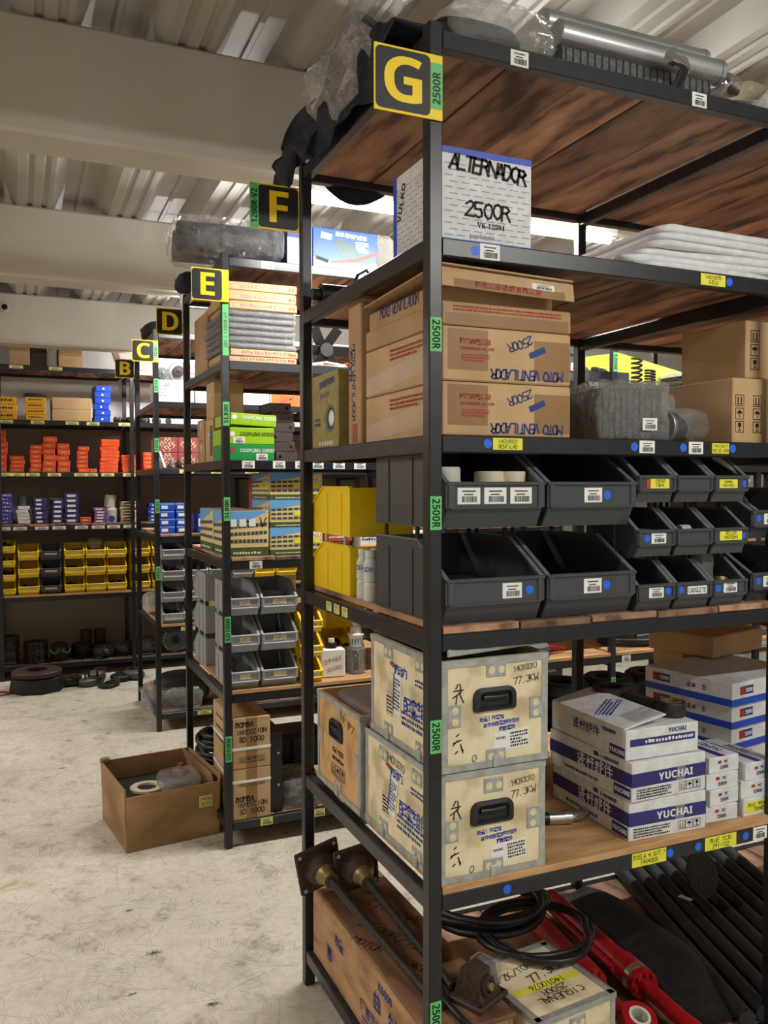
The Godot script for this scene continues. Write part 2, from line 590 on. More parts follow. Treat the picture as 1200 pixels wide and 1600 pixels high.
	mat("pinkred", c8(150, 72, 70), 0.55)
	mat("cream", c8(226, 214, 186), 0.5)
	mat("jar", c8(206, 208, 196), 0.35)
	mat("greyprint", c8(150, 152, 168), 0.6)
	mat("lens", c8(12, 12, 14), 0.1)
	mat("dado", c8(148, 141, 132), 0.7)
	nmat("paint", [c8(188, 185, 175), c8(196, 193, 184)], 0.006, Vector3(1, 1, 1), 0.55, 0.0, 40)
	nmat("wall", [c8(204, 203, 198), c8(216, 215, 211)], 0.008, Vector3(0.8, 0.8, 0.8), 0.8, 0.0, 41)
	nmat("deck", [c8(162, 160, 152), c8(178, 176, 168)], 0.01, Vector3(1, 1, 0.4), 0.45, 0.1, 42)
	floor_material()

func floor_material() -> void:
	var n := 1400
	var lay := []
	for a in [[0.0022, 51, 4], [0.011, 52, 5], [0.05, 53, 3], [0.3, 54, 2]]:
		var nz := FastNoiseLite.new()
		nz.frequency = a[0]
		nz.seed = a[1]
		nz.fractal_octaves = a[2]
		lay.append(nz.get_seamless_image(n, n, false, false, 0.1, true).get_data())
	var out := PackedByteArray()
	out.resize(n * n * 3)
	var A: PackedByteArray = lay[0]
	var B: PackedByteArray = lay[1]
	var C: PackedByteArray = lay[2]
	var D: PackedByteArray = lay[3]
	var o := 0
	for i in n * n:
		var k := A[i] * 0.12 + C[i] * 0.09
		var b := B[i]
		var w := clampf((b - 150) * 0.02, 0.0, 1.0) * clampf((C[i] - 90) * 0.012, 0.0, 1.0)
		var base := 174.0 + k - w * 40.0 + (D[i] - 128) * 0.12 - clampf((A[i] - 150) * 0.012, 0.0, 1.0) * clampf((C[i] - 110) * 0.03, 0.0, 1.0) * 16.0
		out[o] = int(base + 7.0)
		out[o + 1] = int(base)
		out[o + 2] = int(base - 16.0 - w * 8.0)
		o += 3
	var im := Image.create_from_data(n, n, false, Image.FORMAT_RGB8, out)
	var r := RandomNumberGenerator.new()
	r.seed = 77
	for s in 2600:   # scuffs and trowel marks
		var p := Vector2(r.randf() * n, r.randf() * n)
		var fan := s % 6 == 0
		var ang := r.randf() * TAU
		var cnt := r.randi_range(6, 22) if fan else 1
		for q in cnt:
			var x := p + Vector2(cos(ang + PI / 2), sin(ang + PI / 2)) * q * 4.5
			var a2 := ang + r.randf_range(-0.06, 0.06)
			var dark := r.randf_range(0.76, 0.95)
			for t in r.randi_range(10, 34) if fan else r.randi_range(6, 70):
				a2 += r.randf_range(-0.06, 0.06)
				x += Vector2(cos(a2), sin(a2))
				var xi := posmod(int(x.x), n)
				var yi := posmod(int(x.y), n)
				im.set_pixel(xi, yi, im.get_pixel(xi, yi) * Color(dark, dark, dark * 0.98))
	for s in 46:   # oil spots and chips
		var p := Vector2(r.randf() * n, r.randf() * n)
		var rad := r.randf_range(1.5, 7.0)
		var dk := r.randf_range(0.3, 0.75)
		for q in int(rad * rad * 5):
			var x := p + Vector2(r.randfn() * rad * 0.9, r.randfn() * rad * 0.45)
			var xi := posmod(int(x.x), n)
			var yi := posmod(int(x.y), n)
			im.set_pixel(xi, yi, im.get_pixel(xi, yi) * Color(dk, dk, dk))
	im.generate_mipmaps()
	var m := mat("floor", Color.WHITE, 0.55)
	m.albedo_texture = ImageTexture.create_from_image(im)
	m.uv1_triplanar = true
	m.uv1_world_triplanar = true
	m.uv1_scale = Vector3(0.33, 0.33, 0.33)

# ---------- builders
func plank_mesh(w: float, th: float, d: float) -> Mesh:
	return bev(Vector3(w, th, d), 0.0018)

func rack(label: String, z0: float, nb: int, double_sided := true, x0 := 0.0, dep := 0.85, wall := false) -> Node3D:
	var t := thing("storage_rack", label, "rack", Vector3(x0, 0, z0))
	var pw := 0.032
	var bay := 1.01
	for k in nb + 1:
		for zz in [-pw / 2, -dep - pw / 2]:
			bx(t, "post", Vector3(pw, 2.52, pw), Vector3(k * bay + pw / 2, 1.26, zz), M.steel, Vector3.ZERO, 0.003)
	for hi in HG.size():
		var h: float = HG[hi]
		var on_top := hi == 3 or hi == 4
		var rt := h - (0.016 if on_top else 0.0)
		for k in nb:
			var cx := k * bay + pw + (bay - pw) / 2
			bx(t, "front_rail", Vector3(bay - pw, 0.038, 0.028), Vector3(cx, rt - 0.019, -0.016), M.steel)
			bx(t, "rear_rail", Vector3(bay - pw, 0.038, 0.028), Vector3(cx, rt - 0.019, -dep - 0.016), M.steel)
			var wood_front := 0.0 if on_top else -0.031
			var wood_back := -dep - pw if on_top else -dep - 0.001
			var zd := wood_front - wood_back
			if hi == 4:
				bx(t, "board", Vector3(bay - pw - 0.002, 0.016, zd), Vector3(cx, h - 0.008, (wood_front + wood_back) / 2), M.ply, Vector3.ZERO, 0.0015)
			else:
				var n := 5
				var pwid := (bay - pw) / n
				for i in n:
					var px := k * bay + pw + pwid * (i + 0.5)
					bx(t, "plank", Vector3(pwid - 0.005, 0.016, zd), Vector3(px, h - 0.008 - (i % 2) * 0.002, (wood_front + wood_back) / 2), M["plank%d" % ((i * 3 + k + hi * 2) % 4)], Vector3.ZERO, 0.0018)
		for k in nb + 1:
			bx(t, "end_rail" if k == 0 or k == nb else "cross_rail", Vector3(0.026, 0.038, dep - pw), Vector3(k * bay + pw / 2, rt - 0.019 - (0.0 if (k == 0 or k == nb) else 0.017), -dep / 2 - pw / 2), M.steel)
	last_rack = t
	return t

func rail_face(x: float, hi: int) -> Transform3D:   # centre of a front rail at x, in the rack's own frame
	var h: float = HG[hi] - (0.016 if hi == 3 or hi == 4 else 0.0)
	return Transform3D(Basis.IDENTITY, Vector3(x, h - 0.019, -0.002))

func strip(t: Node3D, s: String, x: float, y: float, h := 0.072, z := 0.0, rot := -90.0, w := 0.027) -> void:
	var p := bx(t, "code_strip", Vector3(w, h, 0.0008), Vector3(x + 0.016, y, z + 0.0005), M.green, Vector3.ZERO, 0.0002)
	var fh := 0.0185
	var o := txt(p, Transform3D.IDENTITY, s, 0, 0, fh, M.ink, rot, 1.0, false, 0.0006)
	var est := s.length() * fh * 0.84
	o.scale = Vector3(minf(1.12, h * 0.92 / est), 1, 1) * Vector3(1, 1, 1)

func sign_board(letter: String, z: float, side: int, code: String, code_left := false) -> void:
	# plate 0.156 x 0.134; near-face signs run over the post, far-face ones stop at it
	var w := 0.156 if side == 0 else (0.13 if code == "" else 0.152)
	var x := -0.127 + w / 2 if side == 0 else -0.004 - w / 2
	var t := thing("aisle_sign", "yellow edged black aisle sign reading %s fixed to an end post" % letter, "sign", Vector3(x, 2.312, z))
	var ym: Material = M.signyellow
	bx(t, "plate", Vector3(w, 0.134, 0.003), Vector3(0, 0.067, 0), ym, Vector3.ZERO, 0.0008)
	var f := Transform3D(Basis.IDENTITY, Vector3(0, 0.067, 0.0015))
	var px := 0.0
	var bw := 0.124
	if side == 0 or code != "":
		px = -w / 2 + 0.065 if not code_left else w / 2 - 0.065
	var pts := []
	for k in 4:
		var c := Vector2(1 if k in [0, 3] else -1, 1 if k < 2 else -1)
		for j in 5:
			var a := PI / 2 * k + PI / 2 * j / 4.0
			pts.append(c * (Vector2(bw, 0.124) / 2 - Vector2(0.012, 0.012)) + Vector2(cos(a), sin(a)) * 0.012)
	shape2(t, "panel", f, pts, M.signblack, 0.0006, px)
	txt(t, f, letter, px, 0, 0.092, ym, 0, 1.12, false, 0.0012)
	if code != "":
		var gx := w / 2 - 0.0145 if not code_left else -w / 2 + 0.0135
		rects(t, "code_strip", f, [[-0.0135, -0.045 if not code_left else -0.066, 0.027, 0.094 if not code_left else 0.13]], M.green, 0.0007, 0, gx)
		var o := txt(t, f, code, gx, -0.002, 0.018, M.signblack, 90, 1.0, false, 0.0012)
		o.scale = Vector3(0.94, 1, 1)

func tube_lamp(x0: float, x1: float, z: float, y: float, label: String, energy: float) -> void:
	var L := x1 - x0
	var t := thing("tube_lamp", label, "lamp", Vector3((x0 + x1) / 2, y, z))
	bx(t, "housing", Vector3(L, 0.03, 0.055), Vector3(0, -0.015, 0), M.white, Vector3.ZERO, 0.004)
	var em := mat("glow", c8(255, 255, 255), 0.4)
	em.emission_enabled = true
	em.emission = Color(0.95, 0.98, 1.0)
	em.emission_energy_multiplier = 14.0
	var tb := part(t, "tube", cyl(0.017, L - 0.05, 14), em, Vector3(-(L - 0.05) / 2, -0.05, 0), Vector3(0, 0, -90))
	tb.cast_shadow = GeometryInstance3D.SHADOW_CASTING_SETTING_ON
	for s in [-1, 1]:
		part(t, "end_cap", cyl(0.018, 0.03, 14), M.white, Vector3(s * (L / 2 - 0.015) - 0.015, -0.05, 0), Vector3(0, 0, -90))
	for s in [-1, 0, 1]:
		var a := AreaLight3D.new()
		a.name = "tube_light"
		a.area_size = Vector2(L - 0.06, 0.026)
		a.light_energy = energy * (1.15 if s == 0 else 0.5)
		a.light_color = Color(1.0, 0.985, 0.955)
		a.area_range = 14.0
		a.area_attenuation = 2.0
		a.shadow_enabled = true
		t.add_child(a, true)
		a.position = Vector3(0, -0.0685, 0) if s == 0 else Vector3(0, -0.05, s * 0.0185)
		a.rotation_degrees = Vector3(-90, 0, 0) if s == 0 else Vector3(0, 0 if s < 0 else 180, 0)

# open-fronted stacking bin: origin at base centre, front towards +z
func bin(called: String, label: String, at: Vector3, turn: float, w: float, h: float, d: float, m: Material, group := "", pins := 0.0, pin_m: Material = null) -> Node3D:
	var t := thing(called, label, "bin", at, turn, group)
	var k := ["bin", w, h, d]
	var th := 0.0045
	if not cache.has(k):
		var st := new_st()
		abox(st, Vector3(w - 0.012, th, d * 0.92), Vector3(0, th / 2, -d * 0.03), 0.001)
		abox(st, Vector3(w - 0.008, h, th), Vector3(0, h / 2, -d / 2 + th / 2), 0.001)
		for s in [-1, 1]:
			var x: float = s * (w / 2 - th - 0.002)
			aprism(st, [Vector2(-d / 2, 0), Vector2(-d / 2, h), Vector2(d * 0.14, h), Vector2(d / 2 - 0.004, h * 0.55), Vector2(d / 2 - 0.004, h * 0.26), Vector2(d * 0.43, 0)], x - th / 2, x + th / 2)
			for zz in [-0.3, 0.05]:
				abox(st, Vector3(0.004, h * 0.86, 0.012), Vector3(s * (w / 2 - 0.003), h * 0.45, d * zz), 0.001)
		aprism(st, [Vector2(d * 0.415, 0), Vector2(d * 0.43, 0), Vector2(d / 2, h * 0.27), Vector2(d / 2 - 0.006, h * 0.3)], -w / 2 + 0.006, w / 2 - 0.006)
		cache[k] = st.commit()
		for s in [-1, 1]:
			var sr := new_st()
			var x: float = s * (w / 2 - 0.0055)
			aprism(sr, [Vector2(-d / 2, h), Vector2(-d / 2, h + 0.004), Vector2(d * 0.145, h + 0.004), Vector2(d * 0.14, h)], x - 0.0055, x + 0.0055)
			aprism(sr, [Vector2(d * 0.14, h), Vector2(d * 0.145, h + 0.004), Vector2(d / 2, h * 0.57), Vector2(d / 2, h * 0.54)], x - 0.0055, x + 0.0055)
			cache[["rim", s, k]] = sr.commit()
		var sl := new_st()
		abox(sl, Vector3(w, h * 0.3, 0.005), Vector3(0, h * 0.4, d / 2), 0.0015)
		abox(sl, Vector3(w, 0.008, 0.014), Vector3(0, h * 0.55, d / 2 + 0.001), 0.002)
		abox(sl, Vector3(w * 0.92, 0.006, 0.012), Vector3(0, h * 0.25, d / 2 + 0.001), 0.002)
		for s in [-1, 1]:
			abox(sl, Vector3(w * 0.06, h * 0.3, 0.012), Vector3(s * w * 0.45, h * 0.4, d / 2 + 0.001), 0.002)
		cache[["lip", k]] = sl.commit()
	part(t, "body", cache[k], m)
	for s in [-1, 1]:
		part(t, "rim", cache[["rim", s, k]], M.binrimlit if m == M.binblack else m)
	part(t, "front_lip", cache[["lip", k]], m)
	if pins > 0.0:
		for s in [-1, 1]:
			for zz in [-0.36, 0.1]:
				part(t, "stacking_pin", cyl(0.0055, pins, 8), m if pin_m == null else pin_m, Vector3(s * (w / 2 - 0.009), h, d * zz))
	return t

func bin_face(w: float, h: float, d: float) -> Transform3D:
	return Transform3D(Basis.IDENTITY, Vector3(0, h * 0.4, d / 2 + 0.0026))

func lumps(t: Node3D, called: String, n: int, w: float, d: float, y: float, s: float, m: Material, sd: int) -> void:
	var r := RandomNumberGenerator.new()
	r.seed = sd
	for i in n:
		var q := part(t, called, cyl(s * r.randf_range(0.5, 0.9), s * r.randf_range(0.5, 1.2), 10), m)
		q.position = Vector3(r.randf_range(-0.4, 0.4) * w, y + s * 0.1, r.randf_range(-0.35, 0.3) * d)
		q.rotation = Vector3(r.randf_range(0.2, 1.5), r.randf() * TAU, 0)

# cardboard box with taped seam
func carton(called: String, label: String, size: Vector3, at: Vector3, turn := 0.0, m: Material = null, group := "", tape := "") -> Node3D:
	var t := thing(called, label, "box", at, turn, group)
	bx(t, "carton", size, Vector3(0, size.y / 2, 0), M.card if m == null else m, Vector3.ZERO, 0.0035)
	if tape != "":
		bx(t, "tape", Vector3(size.x + 0.0012, 0.0006, 0.05) if tape == "x" else Vector3(0.05, 0.0006, size.z + 0.0012), Vector3(0, size.y + 0.0003, 0), M.tape, Vector3.ZERO, 0.0002)
		if tape == "x":
			bx(t, "tape", Vector3(0.0006, size.y * 0.32, 0.05), Vector3(-size.x / 2 - 0.0003, size.y * 0.84, 0), M.tape, Vector3.ZERO, 0.0002)
		else:
			bx(t, "tape", Vector3(0.05, size.y * 0.32, 0.0006), Vector3(0, size.y * 0.84, size.z / 2 + 0.0003), M.tape, Vector3.ZERO, 0.0002)
	return t

func clasp(t: Node3D, f: Transform3D, u: float, v: float, rot: float, ply: Material, s := 1.0) -> void:
	var p := part(t, "clasp", bev(Vector3(0.05, 0.034, 0.0025) * s, 0.0011), M.zinc)
	onface(p, f, u, v, rot, 0.0012)
	for k in [-1, 1]:
		shape2(p, "hole", Transform3D.IDENTITY, disc(0.0085 * s, 14), ply, 0.0014 * s + 0.0003, k * 0.0125 * s, -0.001)

func crate(called: String, label: String, size: Vector3, at: Vector3, turn: float, ply: Material, lid := true, group := "") -> Node3D:
	var t := thing(called, label, "crate", at, turn, group)
	var st := new_st()
	var th := 0.009
	abox(st, Vector3(size.x, th, size.z), Vector3(0, th / 2, 0))
	for s in [-1, 1]:
		abox(st, Vector3(th, size.y, size.z), Vector3(s * (size.x - th) / 2, size.y / 2, 0))
		abox(st, Vector3(size.x - 2 * th, size.y, th), Vector3(0, size.y / 2, s * (size.z - th) / 2))
	part(t, "body", st.commit(), ply)
	if lid:
		bx(t, "lid", Vector3(size.x, 0.009, size.z), Vector3(0, size.y + 0.0045, 0), ply)
	var e := new_st()
	var ew := 0.015
	var k := 0.0016
	for s in [-1, 1]:
		for q in [-1, 1]:
			abox(e, Vector3(ew, size.y, k), Vector3(s * (size.x - ew) / 2, size.y / 2, q * (size.z + k) / 2))
			abox(e, Vector3(k, size.y, ew), Vector3(s * (size.x + k) / 2, size.y / 2, q * (size.z - ew) / 2))
		for yy in [ew / 2, size.y - ew / 2 + (0.012 if lid else 0.0)]:
			abox(e, Vector3(size.x + k * 4, ew, k), Vector3(0, yy, s * (size.z / 2 + k * 1.5)))
			abox(e, Vector3(k, ew, size.z + k * 4), Vector3(s * (size.x / 2 + k * 1.5), yy, 0))
		if lid:
			abox(e, Vector3(size.x + k * 4, k, ew), Vector3(0, size.y + 0.01, s * (size.z - ew) / 2))
			abox(e, Vector3(ew, k, size.z + k * 4), Vector3(s * (size.x - ew) / 2, size.y + 0.01, 0))
	part(t, "metal_edging", e.commit(), M.zinc)
	for sd in ["f", "l"]:
		var f := fx(size, sd)
		var w := size.x if sd == "f" else size.z
		var us := [0.0] if sd == "f" or w < 0.36 else [-w * 0.22, w * 0.24]
		for u in us:
			clasp(t, f, u, size.y / 2 - ew - 0.012, 0, ply)
			clasp(t, f, u, -size.y / 2 + ew + 0.008, 180, ply)
			var lt := part(t, "latch", bev(Vector3(0.02, 0.026, 0.006), 0.002), M.zinc)
			onface(lt, f, u, -size.y / 2 + 0.013, 0, 0.005)
		if sd == "f":
			clasp(t, f, w / 2 - ew - 0.016, 0, -90, ply)
			clasp(t, f, -w / 2 + ew + 0.016, 0, 90, ply)
	return t

func grip(t: Node3D, f: Transform3D, u: float, v: float, w := 0.11, h := 0.058) -> void:
	var st := new_st()
	var r := 0.02
	var o := []
	for c in [[1, 1, 0], [-1, 1, 1], [-1, -1, 2], [1, -1, 3]]:
		var rr := r if c[1] > 0 else r * 0.35
		for j in 5:
			var a: float = PI / 2 * c[2] + PI / 2 * j / 4.0
			o.append(Vector2(c[0] * (w / 2 - rr), c[1] * (h / 2 - rr)) + Vector2(cos(a), sin(a)) * rr)
	var rings := []
	for q in [[1.0, 0.0], [0.97, 0.006], [0.72, 0.009], [0.66, 0.004], [0.64, 0.0005]]:
		var ring := []
		for p in o:
			ring.append(Vector3(p.x * (1.0 - (1.0 - q[0]) * 0.8), p.y * q[0], q[1]))
		rings.append(ring)
	for i in rings.size() - 1:
		for j in o.size():
			var j2 := (j + 1) % o.size()
			poly(st, [rings[i][j], rings[i][j2], rings[i + 1][j2], rings[i + 1][j]], Vector3(0, 0, -0.05))
	poly(st, rings[4], Vector3(0, 0, -0.05))
	var p := part(t, "handle", st.commit(), M.rubber)
	onface(p, f, u, v, 0, 0.0006)
	var bar := part(p, "grip_bar", tube([Vector3(-w * 0.28, h * 0.1, 0.003), Vector3(0, h * 0.1, 0.007), Vector3(w * 0.28, h * 0.1, 0.003)], 0.006, 8), M.cable)
	bar.position = Vector3.ZERO

func coil(t: Node3D, called: String, c: Vector3, rad: float, r: float, turns: int, m: Material, sd: int, sx := 1.0, dy := 0.6) -> void:
	var rr := RandomNumberGenerator.new()
	rr.seed = sd
	var path := []
	var n := turns * 22
	var ph := rr.randf() * TAU
	var e := 1.0
	var y := 0.0
	var ty := 0.0
	for i in n:
		if i % 11 == 0:
			e = rr.randf_range(0.86, 1.1)
			ty = rr.randf_range(0.2, 1.0) * r * 2.0 * turns * dy * 0.5
		y = lerpf(y, ty, 0.2)
		var a := TAU * i / 22.0 + ph
		path.append(c + Vector3(cos(a) * rad * e * sx, r + y, sin(a) * rad * (1.96 - e)))
	part(t, called, tube(path, r, 8), m)

func building_box(label: String, at: Vector3, size: Vector3, sides: String, mark: String) -> Node3D:
	var t := thing("picture_box", label, "box", at)
	bx(t, "carton", size, Vector3(0, size.y / 2, 0), M.facade, Vector3.ZERO, 0.002)
	for sd in sides:
		var f := fx(size, sd)
		var w := size.x if sd == "f" else size.z
		var h := size.y
		shape2(t, "sky_print", f, [Vector2(-w / 2, h * 0.14), Vector2(w * 0.46, h * 0.47), Vector2(w * 0.46, h / 2), Vector2(-w / 2, h / 2)], M.sky, 0.0006)
		rects(t, "lawn_print", f, [[-w / 2, -h / 2, w, h * 0.2]], M.olivegreen, 0.0006)
		var a := []
		for r in 3:
			var n := 9
			for i in n:
				a.append([-w * 0.48 + w * 0.96 * i / n, -h * 0.2 + r * h * 0.155 + h * 0.03 * i / n * r, w * 0.085, h * 0.075])
		rects(t, "window_print", f, a, M.glassprint, 0.0009)
		tiny(t, f, -w * 0.05, -h * 0.42, w * 0.7, h * 0.07, 1, M.paper, 0.0011)
		if mark == "note":
			rects(t, "note_label", f, [[-w * 0.05, -h * 0.08, w * 0.5, h * 0.2]], M.note, 0.0012)
			ink(t, f, "NO MAS", w * 0.2, h * 0.02, h * 0.11, M.ink, 0, 0.13, 0.75, 0.08, 0.0015)
			rects(t, "paper_label", f, [[w * 0.1, h * 0.14, w * 0.35, h * 0.16]], M.paper, 0.0012)
			tiny(t, f, w * 0.27, h * 0.22, w * 0.3, h * 0.12, 2, M.redink, 0.0015)
		elif mark == "marks" and sd == "f":
			for i in 3:
				rects(t, "paper_label", f, [[-w * 0.48 + i * w * 0.24, h * 0.16, w * 0.17, h * 0.16]], M.paper, 0.0012)
			icons(t, f, -w * 0.46, h * 0.17, h * 0.14, 3, M.ink)
			ink(t, f, "V", w * 0.36, h * 0.24, h * 0.2, M.ink, 0, 0.12)
	return t

func _ready() -> void:
	rng.seed = 4711
	var cam := Camera3D.new()
	cam.name = "camera"
	cam.fov = 62.242
	cam.near = 0.05
	cam.far = 60.0
	add_child(cam)
	cam.position = Vector3(-0.8074, 1.55, 1.6072)
	cam.basis = Basis(Vector3.UP, deg_to_rad(-23.624)) * Basis(Vector3.RIGHT, deg_to_rad(-1.8187)) * Basis(Vector3.BACK, deg_to_rad(-0.10))
	cam.current = true
	var we := WorldEnvironment.new()
	we.name = "world_environment"
	var env := Environment.new()
	env.background_mode = Environment.BG_COLOR
	env.background_color = Color(0, 0, 0)
	env.tonemap_mode = Environment.TONE_MAPPER_LINEAR
	env.tonemap_exposure = 1.0
	env.sdfgi_enabled = true
	env.ssao_enabled = true
	env.ssil_enabled = true
	we.environment = env
	add_child(we)
	make_materials()
	var E := 3.15
	tube_lamp(0.22, 1.70, -1.52, 2.70, "bright tube lamp under the beam behind the rack with the G sign", E)
	tube_lamp(2.60, 4.06, -1.52, 2.70, "bright tube lamp far along the beam behind the rack with the G sign", E)
	tube_lamp(0.10, 1.56, -3.42, 2.66, "bright tube lamp over the aisle before the rack with the C sign", E)
	tube_lamp(2.60, 4.06, -3.42, 2.66, "bright tube lamp deep in the aisle before the C rack", E)
	tube_lamp(0.10, 1.56, -5.42, 2.62, "bright tube lamp over the aisle along the back wall rack", E)
	tube_lamp(0.30, 1.76, 2.00, 2.785, "bright tube lamp over the open floor before the G rack", E)
	tube_lamp(-3.70, -2.24, -1.52, 2.70, "bright tube lamp across the main aisle, level with the gap before the E rack", E)
	tube_lamp(-3.70, -2.24, -3.42, 2.66, "bright tube lamp across the main aisle, level with the gap before the C rack", E)
	tube_lamp(-3.70, -2.24, -5.47, 2.62, "bright tube lamp across the main aisle, along the back wall", E)
	tube_lamp(-3.70, -2.24, 0.46, 2.745, "bright tube lamp across the main aisle, level with the G rack", E)
	setting()
	rack_g()
	rack_e()
	rack_c()
	rack_a()
	on_floor()
	opposite_racks()

func setting() -> void:
	var st := new_st()
	abox(st, Vector3(12.2, 0.2, 10.4), Vector3(1.4, -0.1, -1.3))
	stru("floor", st.commit(), M.floor)
	stru("wall_back", bev(Vector3(12.2, 3.6, 0.15), 0.0), M.wall, Vector3(1.4, 1.8, -6.36))
	stru("trim_6", bev(Vector3(12.0, 2.06, 0.012), 0.0), M.dado, Vector3(1.4, 1.03, -6.279))
	stru("wall_front", bev(Vector3(12.2, 3.6, 0.15), 0.0), M.wall, Vector3(1.4, 1.8, 3.5))
	stru("wall_left", bev(Vector3(0.15, 3.6, 10.4), 0.0), M.wall, Vector3(-4.5, 1.8, -1.4))
	stru("wall_right", bev(Vector3(0.15, 3.6, 10.4), 0.0), M.wall, Vector3(7.2, 1.8, -1.4))
	# trapezoidal roof deck, ribs running front to back, falling slightly to the back
	var d := new_st()
	var per := 0.462
	var prof := []
	for k in 27:
		var x := -4.69 + k * per
		for q in [[0.0, 0.075], [0.055, 0.075], [0.06, 0.068], [0.075, 0.068], [0.08, 0.075], [0.135, 0.075], [0.19, 0.0], [0.225, 0.0], [0.232, 0.009], [0.247, 0.009], [0.254, 0.0], [0.285, 0.0], [0.292, 0.009], [0.307, 0.009], [0.314, 0.0], [0.33, 0.0]]:
			prof.append(Vector2(x + q[0] * 1.2, q[1] * 1.1))
	for i in prof.size() - 1:
		var p: Vector2 = prof[i]
		var q: Vector2 = prof[i + 1]
		var a := []
		for e in [[p, 3.6], [q, 3.6], [q, -6.4], [p, -6.4]]:
			var v: Vector2 = e[0]
			a.append(Vector3(v.x, 3.082 + (e[1] + 1.42) * 0.0225 + v.y, e[1]))
		poly(d, a, Vector3((p.x + q.x) / 2, 10, -1))
	stru("ceiling", d.commit(), M.deck)
	stru("light_seal_slab", bev(Vector3(12.2, 0.1, 10.4), 0.0), M.deck, Vector3(1.4, 3.215, -1.4), Vector3(-1.29, 0, 0))  # unseen slab added over the deck to close off light
	var beams := [[2.1, 2.785], [0.56, 2.745], [-1.42, 2.70], [-3.32, 2.66], [-5.37, 2.62]]
	for i in beams.size():
		var b: Array = beams[i]
		var top: float = 3.082 + (b[0] + 1.42) * 0.0225
		stru("trim_%d" % (i + 1), bev(Vector3(11.8, top - b[1], 0.2), 0.012), M.paint, Vector3(1.4, (top + b[1]) / 2, b[0] - 0.1))
	var cm := thing("security_camera", "small dome security camera with dark lens on the farthest beam", "camera", Vector3(-0.845, 2.876, -5.37))
	part(cm, "mount", cyl(0.03, 0.03, 18), M.paint, Vector3.ZERO, Vector3(90, 0, 0))
	part(cm, "housing", lathe([Vector2(0, 0), Vector2(0.034, 0), Vector2(0.036, 0.03), Vector2(0.03, 0.05), Vector2(0, 0.052)], 20), M.paint, Vector3(0, -0.004, 0.028), Vector3(90, 0, 0))
	part(cm, "lens", lathe([Vector2(0, 0), Vector2(0.022, 0), Vector2(0.018, 0.008), Vector2(0, 0.012)], 18), M.lens, Vector3(0, -0.006, 0.08), Vector3(90, 0, 0))
	sign_board("G", 0.004, 0, "2500R")
	sign_board("F", -0.868, 1, "1200R-V2", true)
	sign_board("E", -1.916, 0, "")
	sign_board("D", -2.79, 1, "")
	sign_board("C", -3.796, 0, "SD30")
	sign_board("B", -4.668, 1, "")

